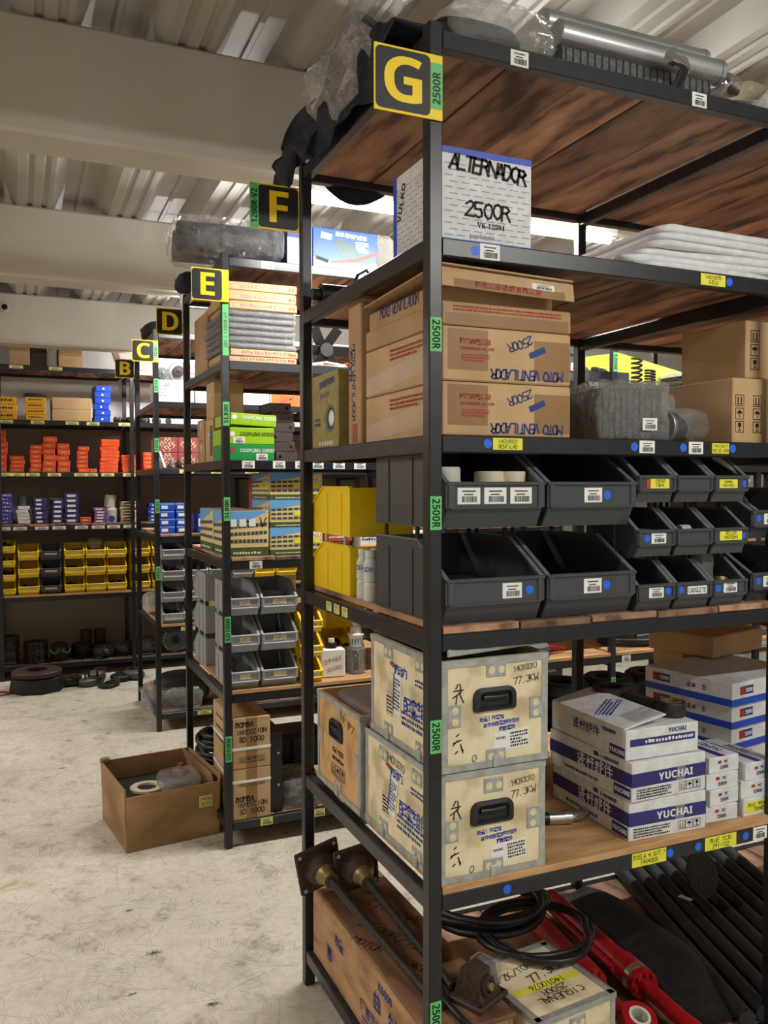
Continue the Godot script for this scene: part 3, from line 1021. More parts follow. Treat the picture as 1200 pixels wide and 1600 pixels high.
# ---------- rack with the G sign
func rack_g() -> void:
	var R := rack("black steel rack with plank shelves carrying the G sign", 0.0, 2)
	for y in [1.868, 1.49, 1.01]:
		strip(R, "2500R", 0.0, y)
	strip(R, "2500R", 0.0, 0.395)
	sticker(R, rail_face(0.0, 0), 0.222, -0.004, 0.046, 0.034)
	sticker(R, rail_face(0.0, 0), 0.735, -0.002, 0.046, 0.034)
	sticker(R, rail_face(0.0, 1), 0.148, 0.0, 0.05, 0.034)
	dot(R, rail_face(0.0, 1), 0.113, 0.0)
	note(R, rail_face(0.0, 1), 0.785, 0.0, 0.08, 0.028, ["14010075", "JUEGO"])
	dot(R, rail_face(0.0, 1), 0.838, 0.0)
	for a in [[0.144, "d"], [0.195, "n", "14010033", "VENTILAD"], [0.545, "d"], [0.583, "s"], [0.695, "d"], [0.735, "s"], [0.815, "n", "14010019", "MOT DE GIRO"], [0.855, "d"]]:
		if a[1] == "d":
			dot(R, rail_face(a[0], 2), 0, 0.002)
		elif a[1] == "s":
			sticker(R, rail_face(a[0], 2), 0, 0.002, 0.046, 0.03)
		else:
			note(R, rail_face(a[0], 2), 0, 0.002, 0.076 if a[0] < 0.5 else 0.056, 0.026, [a[2], a[3]])
	for a in [[0.197, 4, "d"], [0.60, 4, "n", "BIELA 4.0/7.7", "1404005"], [0.665, 4, "d"], [0.755, 4, "d"], [0.83, 4, "n", "BUJE YC35", "241-122"], [0.915, 4, "d"], [0.965, 4, "s"]]:
		if a[2] == "d":
			dot(R, rail_face(a[0], a[1]), 0, 0.0)
		elif a[2] == "s":
			sticker(R, rail_face(a[0], a[1]), 0, 0, 0.048, 0.034)
		else:
			note(R, rail_face(a[0], a[1]), 0, 0, 0.105, 0.034, [a[3], a[4]])
	var er := Transform3D(Basis(Vector3.UP, -PI / 2), Vector3(0.002, 1.21, -0.6))
	for k in 3:
		note(R, er, k * 0.062 - 0.03, 0, 0.042, 0.026, ["14010", "YC-1"], M.notepale)
	# --- top shelf
	var y: float = HG[0]
	var rad := thing("radiator", "aluminium radiator with twin header tubes lying on the G rack top", "radiator", Vector3(0.62, y, -0.2))
	bx(rad, "core", Vector3(0.46, 0.06, 0.3), Vector3(0, 0.05, -0.03), M.greyiron)
	for i in 22:
		bx(rad, "fin", Vector3(0.004, 0.064, 0.304), Vector3(-0.22 + i * 0.021, 0.05, -0.03), M.iron, Vector3.ZERO, 0.0005)
	for q in [[0.1, 0.115, 0.031], [0.155, 0.06, 0.028]]:
		part(rad, "header_tube", cyl(q[2], 0.49, 20), M.alu, Vector3(-0.245, q[0] + 0.005, q[1]), Vector3(0, 0, -90))
		part(rad, "end_cap", cyl(q[2] + 0.002, 0.012, 20), M.alu, Vector3(0.245, q[0] + 0.005, q[1]), Vector3(0, 0, -90))
	bx(rad, "bracket", Vector3(0.46, 0.02, 0.04), Vector3(0, 0.01, 0.05), M.alu)
	bx(rad, "bracket", Vector3(0.46, 0.02, 0.04), Vector3(0, 0.01, -0.14), M.alu)
	part(rad, "pipe_elbow", tube([Vector3(0.257, 0.1, 0.115), Vector3(0.275, 0.099, 0.117), Vector3(0.283, 0.09, 0.13), Vector3(0.278, 0.07, 0.15), Vector3(0.262, 0.052, 0.165)], 0.014, 12), M.chrome)
	part(rad, "pipe_nut", tube([Vector3(0.265, 0.055, 0.162), Vector3(0.252, 0.04, 0.174)], 0.018, 6), M.chrome)
	part(rad, "pipe_elbow", tube([Vector3(0.1, 0.03, 0.13), Vector3(0.102, 0.05, 0.15), Vector3(0.098, 0.066, 0.168), Vector3(0.08, 0.07, 0.18), Vector3(0.05, 0.072, 0.186)], 0.013, 12), M.chrome)
	part(rad, "pipe_nut", tube([Vector3(0.052, 0.072, 0.186), Vector3(0.03, 0.073, 0.19)], 0.019, 6), M.chrome)
	var wb := thing("plastic_bag", "crumpled clear plastic bag beside the radiator on the G rack", "bag", Vector3(0.22, y, -0.11))
	part(wb, "bag", blob(Vector3(0.36, 0.15, 0.2), 5, 0.34, 2.6, 0.8, 40, 22), M.film)
	part(wb, "bag_fold", blob(Vector3(0.2, 0.2, 0.12), 6, 0.42, 2.2, 0.8, 32, 18), M.film, Vector3(0.02, 0.01, -0.03), Vector3(0, 0, 22))
	part(wb, "contents", blob(Vector3(0.24, 0.09, 0.12), 8, 0.1, 1.5), M.rubber, Vector3(-0.05, 0.004, -0.01))
	var ww := thing("wrapped_part", "pale film wrapped part at the far end of the G rack top", "package", Vector3(0.97, y, -0.1))
	part(ww, "film_wrap", blob(Vector3(0.2, 0.09, 0.16), 9, 0.3, 2.4, 0.7, 32, 18), M.bagwhite)
	part(ww, "loose_end", sheet([[Vector3(-0.12, 0.02, 0.03), Vector3(-0.08, 0.075, 0.03)], [Vector3(-0.1, 0.015, 0.07), Vector3(-0.03, 0.08, 0.06)], [Vector3(-0.03, 0.02, 0.085), Vector3(0.03, 0.07, 0.07)]], 0.001), M.cream)
	# dark fabric covers heaped on the end, hanging over the aisle side
	var cl := thing("fabric_cover", "dark fabric cover heaped over the end of the G rack top", "cover", Vector3(0, y, 0))
	var g := []
	var nz := FastNoiseLite.new()
	nz.seed = 12
	nz.frequency = 4.5
	for j in 30:
		var row := []
		var s := j / 29.0
		var z := -0.12 - s * 0.82
		var hgt := 0.2 * sin(clampf(s * 1.5, 0, 1) * PI) + 0.05 + 0.05 * sin(s * 9.0)
		hgt = 0.06 + 0.15 * exp(-pow((s - 0.36) / 0.2, 2.0)) + 0.04 * exp(-pow((s - 0.9) / 0.12, 2.0))
		for i in 14:
			var a := i / 13.0
			var wob := nz.get_noise_2d(s * 1.4, a * 0.8) * 0.05
			var p := Vector3(0, 0, z)
			if a < 0.3:
				p.x = -0.03 - 0.03 * sin(a / 0.3 * PI) + wob * 0.6
				p.y = lerpf(-0.045 - 0.02 * sin(s * 14.0), hgt * 0.6, a / 0.3)
			else:
				p.x = lerpf(-0.03, 0.24, (a - 0.3) / 0.7)
				p.y = hgt * (1.0 - 0.9 * pow((a - 0.3) / 0.7, 2.0)) * 0.8 + hgt * 0.12 + maxf(0.0, wob) + 0.012
			row.append(p)
		g.append(row)
	part(cl, "cover", sheet(g, 0.006), M.cloth)
	var fold := []
	for j in 10:
		var row := []
		for i in 8:
			var s := j / 9.0
			row.append(Vector3(-0.052 - 0.02 * sin(i * 1.1 + j * 0.4), lerpf(0.07, -0.035 - 0.03 * sin(s * PI * 3.0), i / 7.0), -0.56 - s * 0.35))
		fold.append(row)
	part(cl, "hanging_fold", sheet(fold, 0.005), M.cloth)
	var flap := []
	for j in 6:
		var row := []
		for i in 9:
			var s := i / 8.0
			row.append(Vector3(0.09 + s * 0.2, lerpf(0.02, -0.035 - 0.045 * sin(s * PI), j / 5.0), -0.893 - 0.006 * sin(s * 8.0)))
		flap.append(row)
	part(cl, "rear_flap", sheet(flap, 0.005), M.cloth)
	var pw := thing("plastic_sheet", "clear plastic sheet hanging over the dark cover behind the G sign", "sheet", Vector3(0, y, 0))
	var g2 := []
	for j in 14:
		var row := []
		for i in 12:
			var s := j / 13.0
			var a := i / 11.0
			var wob := nz.get_noise_2d(s * 2.2 + 5.0, a * 1.5) * 0.035
			row.append(Vector3(-0.075 - 0.03 * sin(a * PI) + wob + maxf(0.0, a - 0.75) * 0.5, lerpf(-0.03 + 0.05 * sin(s * 9.0), 0.16 - 0.07 * s * 0.3, a), -0.1 - s * 0.42 + wob))
		g2.append(row)
	part(pw, "sheet", sheet(g2, 0.0012), M.filmthin)
	# --- second shelf
	y = HG[1]
	var s := Vector3(0.235, 0.205, 0.235)
	var b := thing("alternator_box", "white and blue box hand marked ALTERNADOR 2500R on the G rack", "box", Vector3(0.155, y, -0.147))
	bx(b, "carton", s, Vector3(0, s.y / 2, 0), M.whitecard, Vector3.ZERO, 0.002)
	for sd in ["f", "l"]:
		var f := fx(s, sd)
		var w := s.x if sd == "f" else s.z
		rects(b, "blue_band", f, [[-w / 2, s.y / 2 - 0.014, w, 0.014]] if sd == "f" else [[-w / 2, -s.y / 2, 0.02, s.y]], M.boxblue, 0.0005)
		rects(b, "blue_base_band", f, [[-w / 2, -s.y / 2, w, 0.01]], M.boxblue, 0.0005)
		var a := []
		for r in 13:
			for k in 7:
				a.append([-w * 0.44 + k * w * 0.13 + (r % 2) * 0.012, -s.y * 0.42 + r * s.y * 0.062, w * 0.085, 0.0022])
		rects(b, "pattern_print", f, a, M.greyprint, 0.0005)
		if sd == "f":
			ink(b, f, "ALTERNADOR", 0.005, s.y * 0.33, 0.032, M.ink, -4, 0.19, 0.6)
			ink(b, f, "2500R", 0.005, -s.y * 0.12, 0.032, M.ink, 0, 0.16, 0.72)
			txt(b, f, "VK-12594", 0.012, -s.y * 0.28, 0.011, M.ink, 0, 1.0, true)
			txt(b, f, "yapılanma", -0.01, -s.y * 0.4, 0.009, M.greyprint)
		else:
			txt(b, f, "VULKO", -w * 0.3, 0.035, 0.02, M.ink, 70)
	var kn := thing("rubber_ring", "black rubber ring lying on the white alternator box", "ring", Vector3(0.13, y + s.y, -0.19))
	part(kn, "ring", lathe([Vector2(0.03, 0), Vector2(0.05, 0), Vector2(0.052, 0.008), Vector2(0.05, 0.016), Vector2(0.03, 0.016), Vector2(0.03, 0)], 24), M.rubber)
	for k in 6:
		var pk := thing("paper_bag_pack", "flat white paper packet in the pile on the G rack second shelf", "packet", Vector3(0.9 + rng.randf_range(-0.02, 0.02), y + k * 0.0195, -0.26), rng.randf_range(-5, 5), "pile of white packets")
		part(pk, "packet", blob(Vector3(0.64 - k * 0.018, 0.02, 0.46), 210 + k, 0.05, 2.0, 0.16, 44, 8), M.whitecard, Vector3(-0.02 + k * 0.009, 0, 0))
		if k == 2:
			note(pk, Transform3D(Basis(Vector3.RIGHT, -PI / 2), Vector3(-0.12, 0.0202, 0.17)), 0, 0, 0.09, 0.03, ["JUEGO"], M.notepale)
	var mo := thing("small_motor", "small black cylindrical motor with cream plug on the G rack", "motor", Vector3(0.07, y, -0.76))
	part(mo, "body", cyl(0.032, 0.09, 20), M.cable, Vector3(-0.045, 0.034, 0), Vector3(0, 0, -90))
	part(mo, "shaft", cyl(0.018, 0.03, 14), M.iron, Vector3(-0.07, 0.034, 0), Vector3(0, 0, -90))
	bx(mo, "foot", Vector3(0.07, 0.008, 0.05), Vector3(0, 0.004, 0), M.cable)
	bx(mo, "plug", Vector3(0.03, 0.03, 0.03), Vector3(0.058, 0.05, 0.02), M.cream, Vector3(0, 25, 20))
	part(mo, "wire", tube([Vector3(0.05, 0.05, 0), Vector3(0.07, 0.1, 0.01), Vector3(0.095, 0.115, 0.02), Vector3(0.11, 0.08, 0.03), Vector3(0.1, 0.02, 0.03)], 0.005, 8), M.cable)
	# --- third shelf
	y = HG[2]
	var bs := Vector3(0.335, 0.118, 0.43)
	for k in 3:
		var t: Node3D
		if k < 2:
			t = carton("fan_motor_box", ["brown carton marked MOTO VENTILADOR 2500R, bottom of the three", "brown carton marked MOTO VENTILADOR 2500R, middle of the three"][k], bs, Vector3(0.21, y + k * 0.12, -0.238), 0.0, M.card, "fan motor cartons")
			rects(t, "tape", fx(bs, "f"), [[bs.x * 0.2, -bs.y * 0.42, bs.x * 0.29, bs.y * 0.75]], M.tape, 0.0006)
			rects(t, "tape", fx(bs, "f"), [[-bs.x * 0.46, -bs.y * 0.3, bs.x * 0.3, bs.y * 0.75]], M.tape, 0.0006)
			var f := fx(bs, "f")
			ink(t, f, "MOTO VENTILADOR", 0.05, -bs.y * 0.34, 0.021, M.blueink, 180, 0.17, 0.6)
			ink(t, f, "2500R", 0.03, bs.y * 0.24, 0.019, M.blueink, 200, 0.14, 0.7)
			rects(t, "marker_bar", f, [[-0.022, -0.007, 0.044, 0.014]], M.blueink, 0.0008, 22, 0.075, 0.012)
			txt(t, f, "EXCHANGER CO., LTD", -0.08, 0.012, 0.006, M.redink)
			ink(t, f, "新力有限公司", -0.085, 0.028, 0.012, M.redink, 0, 0.14, 1.1, 0)
			tiny(t, f, -0.085, -0.008, 0.07, 0.018, 3, M.redink)
		else:
			t = thing("fan_motor_box", "brown carton with half open lid flap, topmost of the fan motor cartons", "box", Vector3(0.21, y + 0.24, -0.238), 0.0, "fan motor cartons")
			bx(t, "carton", Vector3(bs.x, 0.05, bs.z), Vector3(0, 0.025, 0), M.card2, Vector3.ZERO, 0.003)
			bx(t, "carton_back", Vector3(bs.x - 0.02, 0.05, bs.z - 0.06), Vector3(0, 0.073, -0.03), M.card2, Vector3.ZERO, 0.003)
			bx(t, "lid_flap", Vector3(bs.x + 0.012, 0.004, bs.z), Vector3(0, 0.118, 0.0), M.card, Vector3(-2, 0, -1.5), 0.001)
			bx(t, "front_flap", Vector3(bs.x + 0.012, 0.042, 0.004), Vector3(0.0, 0.098, 0.214), M.card, Vector3(-10, 0, -1.5), 0.001)
			var f := Transform3D(Basis(Vector3.FORWARD, 0.026) * Basis(Vector3.RIGHT, deg_to_rad(-10)), Vector3(0, 0.098, 0.2162))
			rects(t, "tape", f, [[-0.14, -0.02, 0.3, 0.018]], M.tape, 0.0005)
			ink(t, f, "新电公司连部有限公司", 0.0, -0.009, 0.013, M.redink, 0, 0.14, 1.35, 0)
			sticker(t, f, 0.09, 0.004, 0.06, 0.014)
			rects(t, "tape", fx(Vector3(bs.x, 0.05, bs.z), "f"), [[-0.16, -0.024, 0.32, 0.026]], M.tape, 0.0006)
			tiny(t, fx(Vector3(bs.x, 0.05, bs.z), "f"), 0, 0.012, 0.28, 0.014, 2, M.redink)
		var fl := fx(bs if k < 2 else Vector3(bs.x, 0.05, bs.z), "l")
		if k < 2:
			rects(t, "tape", fl, [[-0.21, -0.04, 0.42, 0.045]], M.cleartape, 0.0006, 5)
			tiny(t, fl, 0.05, 0.03, 0.22, 0.03, 3, M.redink)
		else:
			ink(t, Transform3D(Basis(Vector3.UP, -PI / 2), Vector3(-bs.x / 2 + 0.009, 0.08, -0.03)), "MOTO VENTILADOR", 0, 0.004, 0.024, M.blueink, 0, 0.12, 0.62)
	var tb := carton("tall_fan_box", "narrow tall brown carton marked MOTO VENTILADOR standing beside the fan cartons", Vector3(0.34, 0.375, 0.09), Vector3(0.205, y, -0.515), 0.0, M.card2)
	var ftb := fx(Vector3(0.34, 0.375, 0.09), "l")
	ink(tb, ftb, "MOTO VENTILADOR", -0.005, -0.02, 0.022, M.blueink, -90, 0.12, 0.62)
	ink(tb, ftb, "2500R", -0.03, 0.03, 0.026, M.blueink, -90, 0.12, 0.72)
	rects(tb, "print", ftb, [[-0.015, -0.18, 0.035, 0.05]], M.pinkred, 0.0006)
	var os := Vector3(0.24, 0.215, 0.22)
	var ol := thing("compressor_box", "olive carton printed with a compressor picture on the G rack third shelf", "box", Vector3(0.14, y, -0.71))
	bx(ol, "carton", os, Vector3(0, os.y / 2, 0), M.olive)
	var fo := fx(os, "l")
	ink(ol, fo, "连机部件电机", 0.02, 0.08, 0.019, M.boxnavy, 4, 0.15, 1.1, 0)
	ink(ol, fo, "新力动公司", 0.0, 0.045, 0.013, M.violet, 4, 0.13, 1.15, 0)
	shape2(ol, "picture_print", fo, disc(0.04, 20), M.greyiron, 0.0006, 0.045, -0.025)
	for k in 3:
		shape2(ol, "picture_print", fo, disc(0.03 - k * 0.007, 18), [M.iron, M.alu, M.paper][k], 0.0008 + k * 0.0002, 0.052 + k * 0.006, -0.025)
	tiny(ol, fo, -0.06, -0.03, 0.05, 0.03, 2, M.boxnavy)
	var a2 := []
	for k in 9:
		a2.append([-0.05 + k * 0.014, -0.1, 0.008, 0.012])
	rects(ol, "print", fo, a2, M.paper, 0.0008)
	var fs := thing("fin_stack", "stack of dark metal fin plates behind the fan motor cartons", "radiator", Vector3(0.53, y, -0.48))
	for k in 8:
		bx(fs, "fin_plate", Vector3(0.26, 0.008, 0.3), Vector3(rng.randf_range(-0.006, 0.006), 0.004 + k * 0.019, 0), M.greyiron, Vector3.ZERO, 0.001)
	for q in [-0.11, 0.11]:
		bx(fs, "spacer", Vector3(0.02, 0.14, 0.28), Vector3(q, 0.07, 0), M.iron)
	var wr := thing("wrapped_radiator", "black finned block in clear stretch film on the G rack", "package", Vector3(0.6, y, -0.17), -10.0)
	bx(wr, "block", Vector3(0.17, 0.125, 0.23), Vector3(0, 0.066, 0), M.iron, Vector3.ZERO, 0.003)
	for k in 10:
		bx(wr, "fin", Vector3(0.004, 0.12, 0.006), Vector3(-0.075 + k * 0.0165, 0.066, 0.117), M.rubber, Vector3.ZERO, 0.001)
	part(wr, "film_wrap", crinkle(Vector3(0.19, 0.142, 0.256), 14, 0.009, 0.005, 0.012, 0.035), M.filmgrey, Vector3(0, 0.001, 0))
	sticker(wr, Transform3D(Basis.IDENTITY, Vector3(0.04, 0.04, 0.134)), 0, 0, 0.04, 0.03)
	var al := thing("wrapped_alternator", "grey starter motor in bubble wrap beside the film wrapped block", "motor", Vector3(0.785, y, -0.17), 18.0)
	part(al, "body", cyl(0.04, 0.09, 22), M.greyiron, Vector3(-0.06, 0.043, 0.03), Vector3(0, 0, -90))
	part(al, "bracket", cyl(0.043, 0.016, 22), M.alu, Vector3(-0.07, 0.043, 0.03), Vector3(0, 0, -90))
	part(al, "shaft", cyl(0.012, 0.03, 12), M.brass, Vector3(0.028, 0.05, 0.035), Vector3(0, 0, -90))
	part(al, "bubble_wrap", blob(Vector3(0.2, 0.1, 0.12), 15, 0.14, 5.0, 0.7, 40, 22), M.filmgrey, Vector3(0.055, 0.002, 0.02))
	part(al, "bubble_wrap", blob(Vector3(0.08, 0.07, 0.06), 16, 0.2, 4.0, 0.7), M.filmgrey, Vector3(-0.01, 0.07, 0.0))
	bx(al, "connector", Vector3(0.02, 0.02, 0.02), Vector3(-0.075, 0.095, 0.02), M.cream)
	var rb := carton("brown_box", "plain brown carton with handling symbols at the front of the G rack", Vector3(0.32, 0.172, 0.25), Vector3(1.01 + 0.065, y, -0.185), 0.0, M.card)
	icons(rb, fx(Vector3(0.32, 0.172, 0.25), "f"), -0.152, 0.012, 0.03, 3, M.ink, true)
	icons(rb, fx(Vector3(0.32, 0.172, 0.25), "f"), -0.09, 0.012, 0.03, 3, M.ink, true)
	var rb2 := carton("brown_box", "plain brown carton stacked upon the carton with handling symbols", Vector3(0.3, 0.155, 0.24), Vector3(1.01 + 0.12, y + 0.174, -0.2), 0.0, M.card)
	icons(rb2, fx(Vector3(0.3, 0.155, 0.24), "f"), -0.135, 0.02, 0.032, 3, M.ink, true)
	g_bins()
	g_crates()
	g_bottom()

func g_bins() -> void:
	var y: float = HG[3]
	var w := 0.252
	var h := 0.178
	var d := 0.385
	for c in 2:
		for r in 2:
			var where: String = ["beside the end post", "next to the small bins"][c]
			var t := bin("large_bin", "large dark grey bin %s, %s of its pair" % [where, ["lower", "upper"][r]], Vector3(0.163 + c * 0.258, y + r * 0.21, -0.19), 0.0, w, h, d, M.binblack, "large dark grey bins", 0.032 if r == 0 else 0.0, M.rubber)
			var f := bin_face(w, h, d)
			if c == 0 and r == 1:
				for k in 3:
					sticker(t, f, -0.07 + k * 0.066, 0.0, 0.056, 0.036)
				for k in 3:
					var p := part(t, "filter_cup", cyl(0.032, 0.13 - k * 0.03, 20), M.jar, Vector3(-0.08 + k * 0.03, 0.005, 0.11 - k * 0.05))
					p.set_meta("label", "white plastic cup")
				for k in 2:
					part(t, "tape_roll", cyl(0.034, 0.026, 20), M.cream, Vector3(0.03 + k * 0.06, 0.1, 0.11))
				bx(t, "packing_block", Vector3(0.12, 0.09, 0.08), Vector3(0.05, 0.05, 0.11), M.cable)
			else:
				sticker(t, f, 0.0 if c == 1 else 0.04, 0.0, 0.05, 0.034)
				dot(t, f, 0.04 if c == 1 else 0.085, 0.0)
			if c == 0 and r == 0:
				for k in 5:
					part(t, "rubber_pad", cyl(0.04, 0.012, 18), M.rubber, Vector3(-0.06 + (k % 3) * 0.05, 0.045 + k * 0.008, 0.04 + (k % 2) * 0.06))
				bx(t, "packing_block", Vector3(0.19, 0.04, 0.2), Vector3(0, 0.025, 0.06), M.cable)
			elif c == 1 and r == 1:
				bx(t, "glass_plate", Vector3(0.09, 0.006, 0.1), Vector3(-0.05, 0.1, 0.06), M.alu, Vector3(6, 20, 0))
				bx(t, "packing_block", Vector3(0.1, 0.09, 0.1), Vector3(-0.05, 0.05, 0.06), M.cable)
	w = 0.116
	h = 0.112
	d = 0.2
	var tags := [["s", "s", "sn"], ["s", "", "n"], ["n", "", "n"]]
	for r in 3:
		for c in 3:
			var t := bin("small_bin", "small dark grey bin in the %s row, %s of three" % [["bottom", "middle", "top"][r], ["first", "second", "third"][c]], Vector3(0.611 + c * 0.1185, y + r * 0.131, -0.1), 0.0, w, h, d, M.binblack, "small dark grey bins", 0.019 if r < 2 else 0.0, M.rubber)
			var f := bin_face(w, h, d)
			match r * 3 + c:
				0:
					sticker(t, f, 0, 0, 0.045, 0.026)
					dot(t, f, 0.036, 0.002, 0.009)
				1:
					dot(t, f, -0.042, 0.002, 0.009)
					note(t, f, 0.01, 0, 0.062, 0.02, ["CASQUETE"], M.paper)
				2:
					dot(t, f, -0.04, 0, 0.009)
					sticker(t, f, 0.0, 0.002, 0.045, 0.028)
					part(t, "plastic_bag", blob(Vector3(0.06, 0.13, 0.05), 33, 0.4, 2.0), M.film, Vector3(-0.02, 0.02, 0.03))
					lumps(t, "fitting", 5, w, d, 0.05, 0.018, M.brass, 3)
				3:
					dot(t, f, -0.03, 0, 0.009)
					sticker(t, f, 0.006, 0, 0.045, 0.026)
					bx(t, "part_piece", Vector3(0.05, 0.06, 0.06), Vector3(-0.01, 0.035, 0.04), M.greyiron)
				4:
					part(t, "roller", cyl(0.014, 0.03, 16), M.pin, Vector3(-0.02, 0.06, 0.07), Vector3(0, 0, -90))
					bx(t, "part_piece", Vector3(0.07, 0.05, 0.05), Vector3(0, 0.03, 0.06), M.cable)
				5:
					note(t, f, 0, 0.002, 0.074, 0.026, ["SELLOS", "14010041"])
					dot(t, f, 0.048, 0, 0.009)
				6:
					note(t, f, 0.008, 0.002, 0.058, 0.026, ["JUEGO", "TAPA"])
					note(t, f, -0.026, 0.0, 0.012, 0.024, [""], M.redcard)
				8:
					note(t, f, -0.01, 0, 0.06, 0.022, ["BOMBA", "14010021"])
					dot(t, f, 0.046, 0, 0.009)
					part(t, "paper_roll", tube([Vector3(0.045, 0.115, 0.0), Vector3(0.055, 0.08, 0.06), Vector3(0.06, 0.05, 0.098)], 0.008, 8), M.paper)
	w = 0.2
	h = 0.13
	d = 0.3
	for r in 2:
		var t := bin("medium_bin", "medium dark grey bin past the small bins, %s" % ["on the shelf", "stacked on top"][r], Vector3(1.02 + 0.02, y + r * 0.163, -0.17), 0.0, w, h, d, M.binblack, "medium dark grey bins", 0.033 if r == 0 else 0.0, M.rubber)
		sticker(t, bin_face(w, h, d), -0.035, 0, 0.045, 0.028)
		dot(t, bin_face(w, h, d), -0.075, 0.002, 0.009)
		if r == 1:
			for k in 3:
				part(t, "hose", tube([Vector3(-0.07 + k * 0.02, 0.03, 0.1), Vector3(-0.065 + k * 0.02, 0.1, 0.06), Vector3(-0.03 + k * 0.02, 0.13, -0.02), Vector3(0.04, 0.1, -0.02), Vector3(0.075, 0.03, 0.08)], 0.006, 8), M.alu)
	for r in 2:
		var t := bin("yellow_bin", "yellow stacking bin turned to the rear side of the G rack, %s" % ["lower", "upper"][r], Vector3(0.13, y + r * 0.163, -0.715), 180.0, 0.2, 0.135, 0.33, M.binyellow, "yellow bins on the G rack", 0.028 if r == 0 else 0.0, M.pin)
		if r == 0:
			t.position.z = -0.715
	for k in 3:
		var p := Vector3([0.05, 0.085, 0.055][k], y, [-0.44, -0.49, -0.5][k])
		var bt := thing("white_bottle", "white plastic bottle between the yellow and dark bins on the G rack", "bottle", p, 0.0, "white bottles on the G rack")
		part(bt, "body", lathe([Vector2(0, 0), Vector2(0.018, 0), Vector2(0.02, 0.004), Vector2(0.02, 0.045), Vector2(0.018, 0.05), Vector2(0.02, 0.055), Vector2(0.02, 0.1), Vector2(0.014, 0.112), Vector2(0.014, 0.115)], 18), M.jar)
		part(bt, "cap", cyl(0.0155, 0.02, 16), M.jar, Vector3(0, 0.115, 0))
		ink(bt, Transform3D(Basis(Vector3.UP, -PI / 4), Vector3(-0.0145, 0.085, 0.0145)), "SDX", 0, 0, 0.012, M.boxblue if k != 1 else M.ink, 0, 0.14)

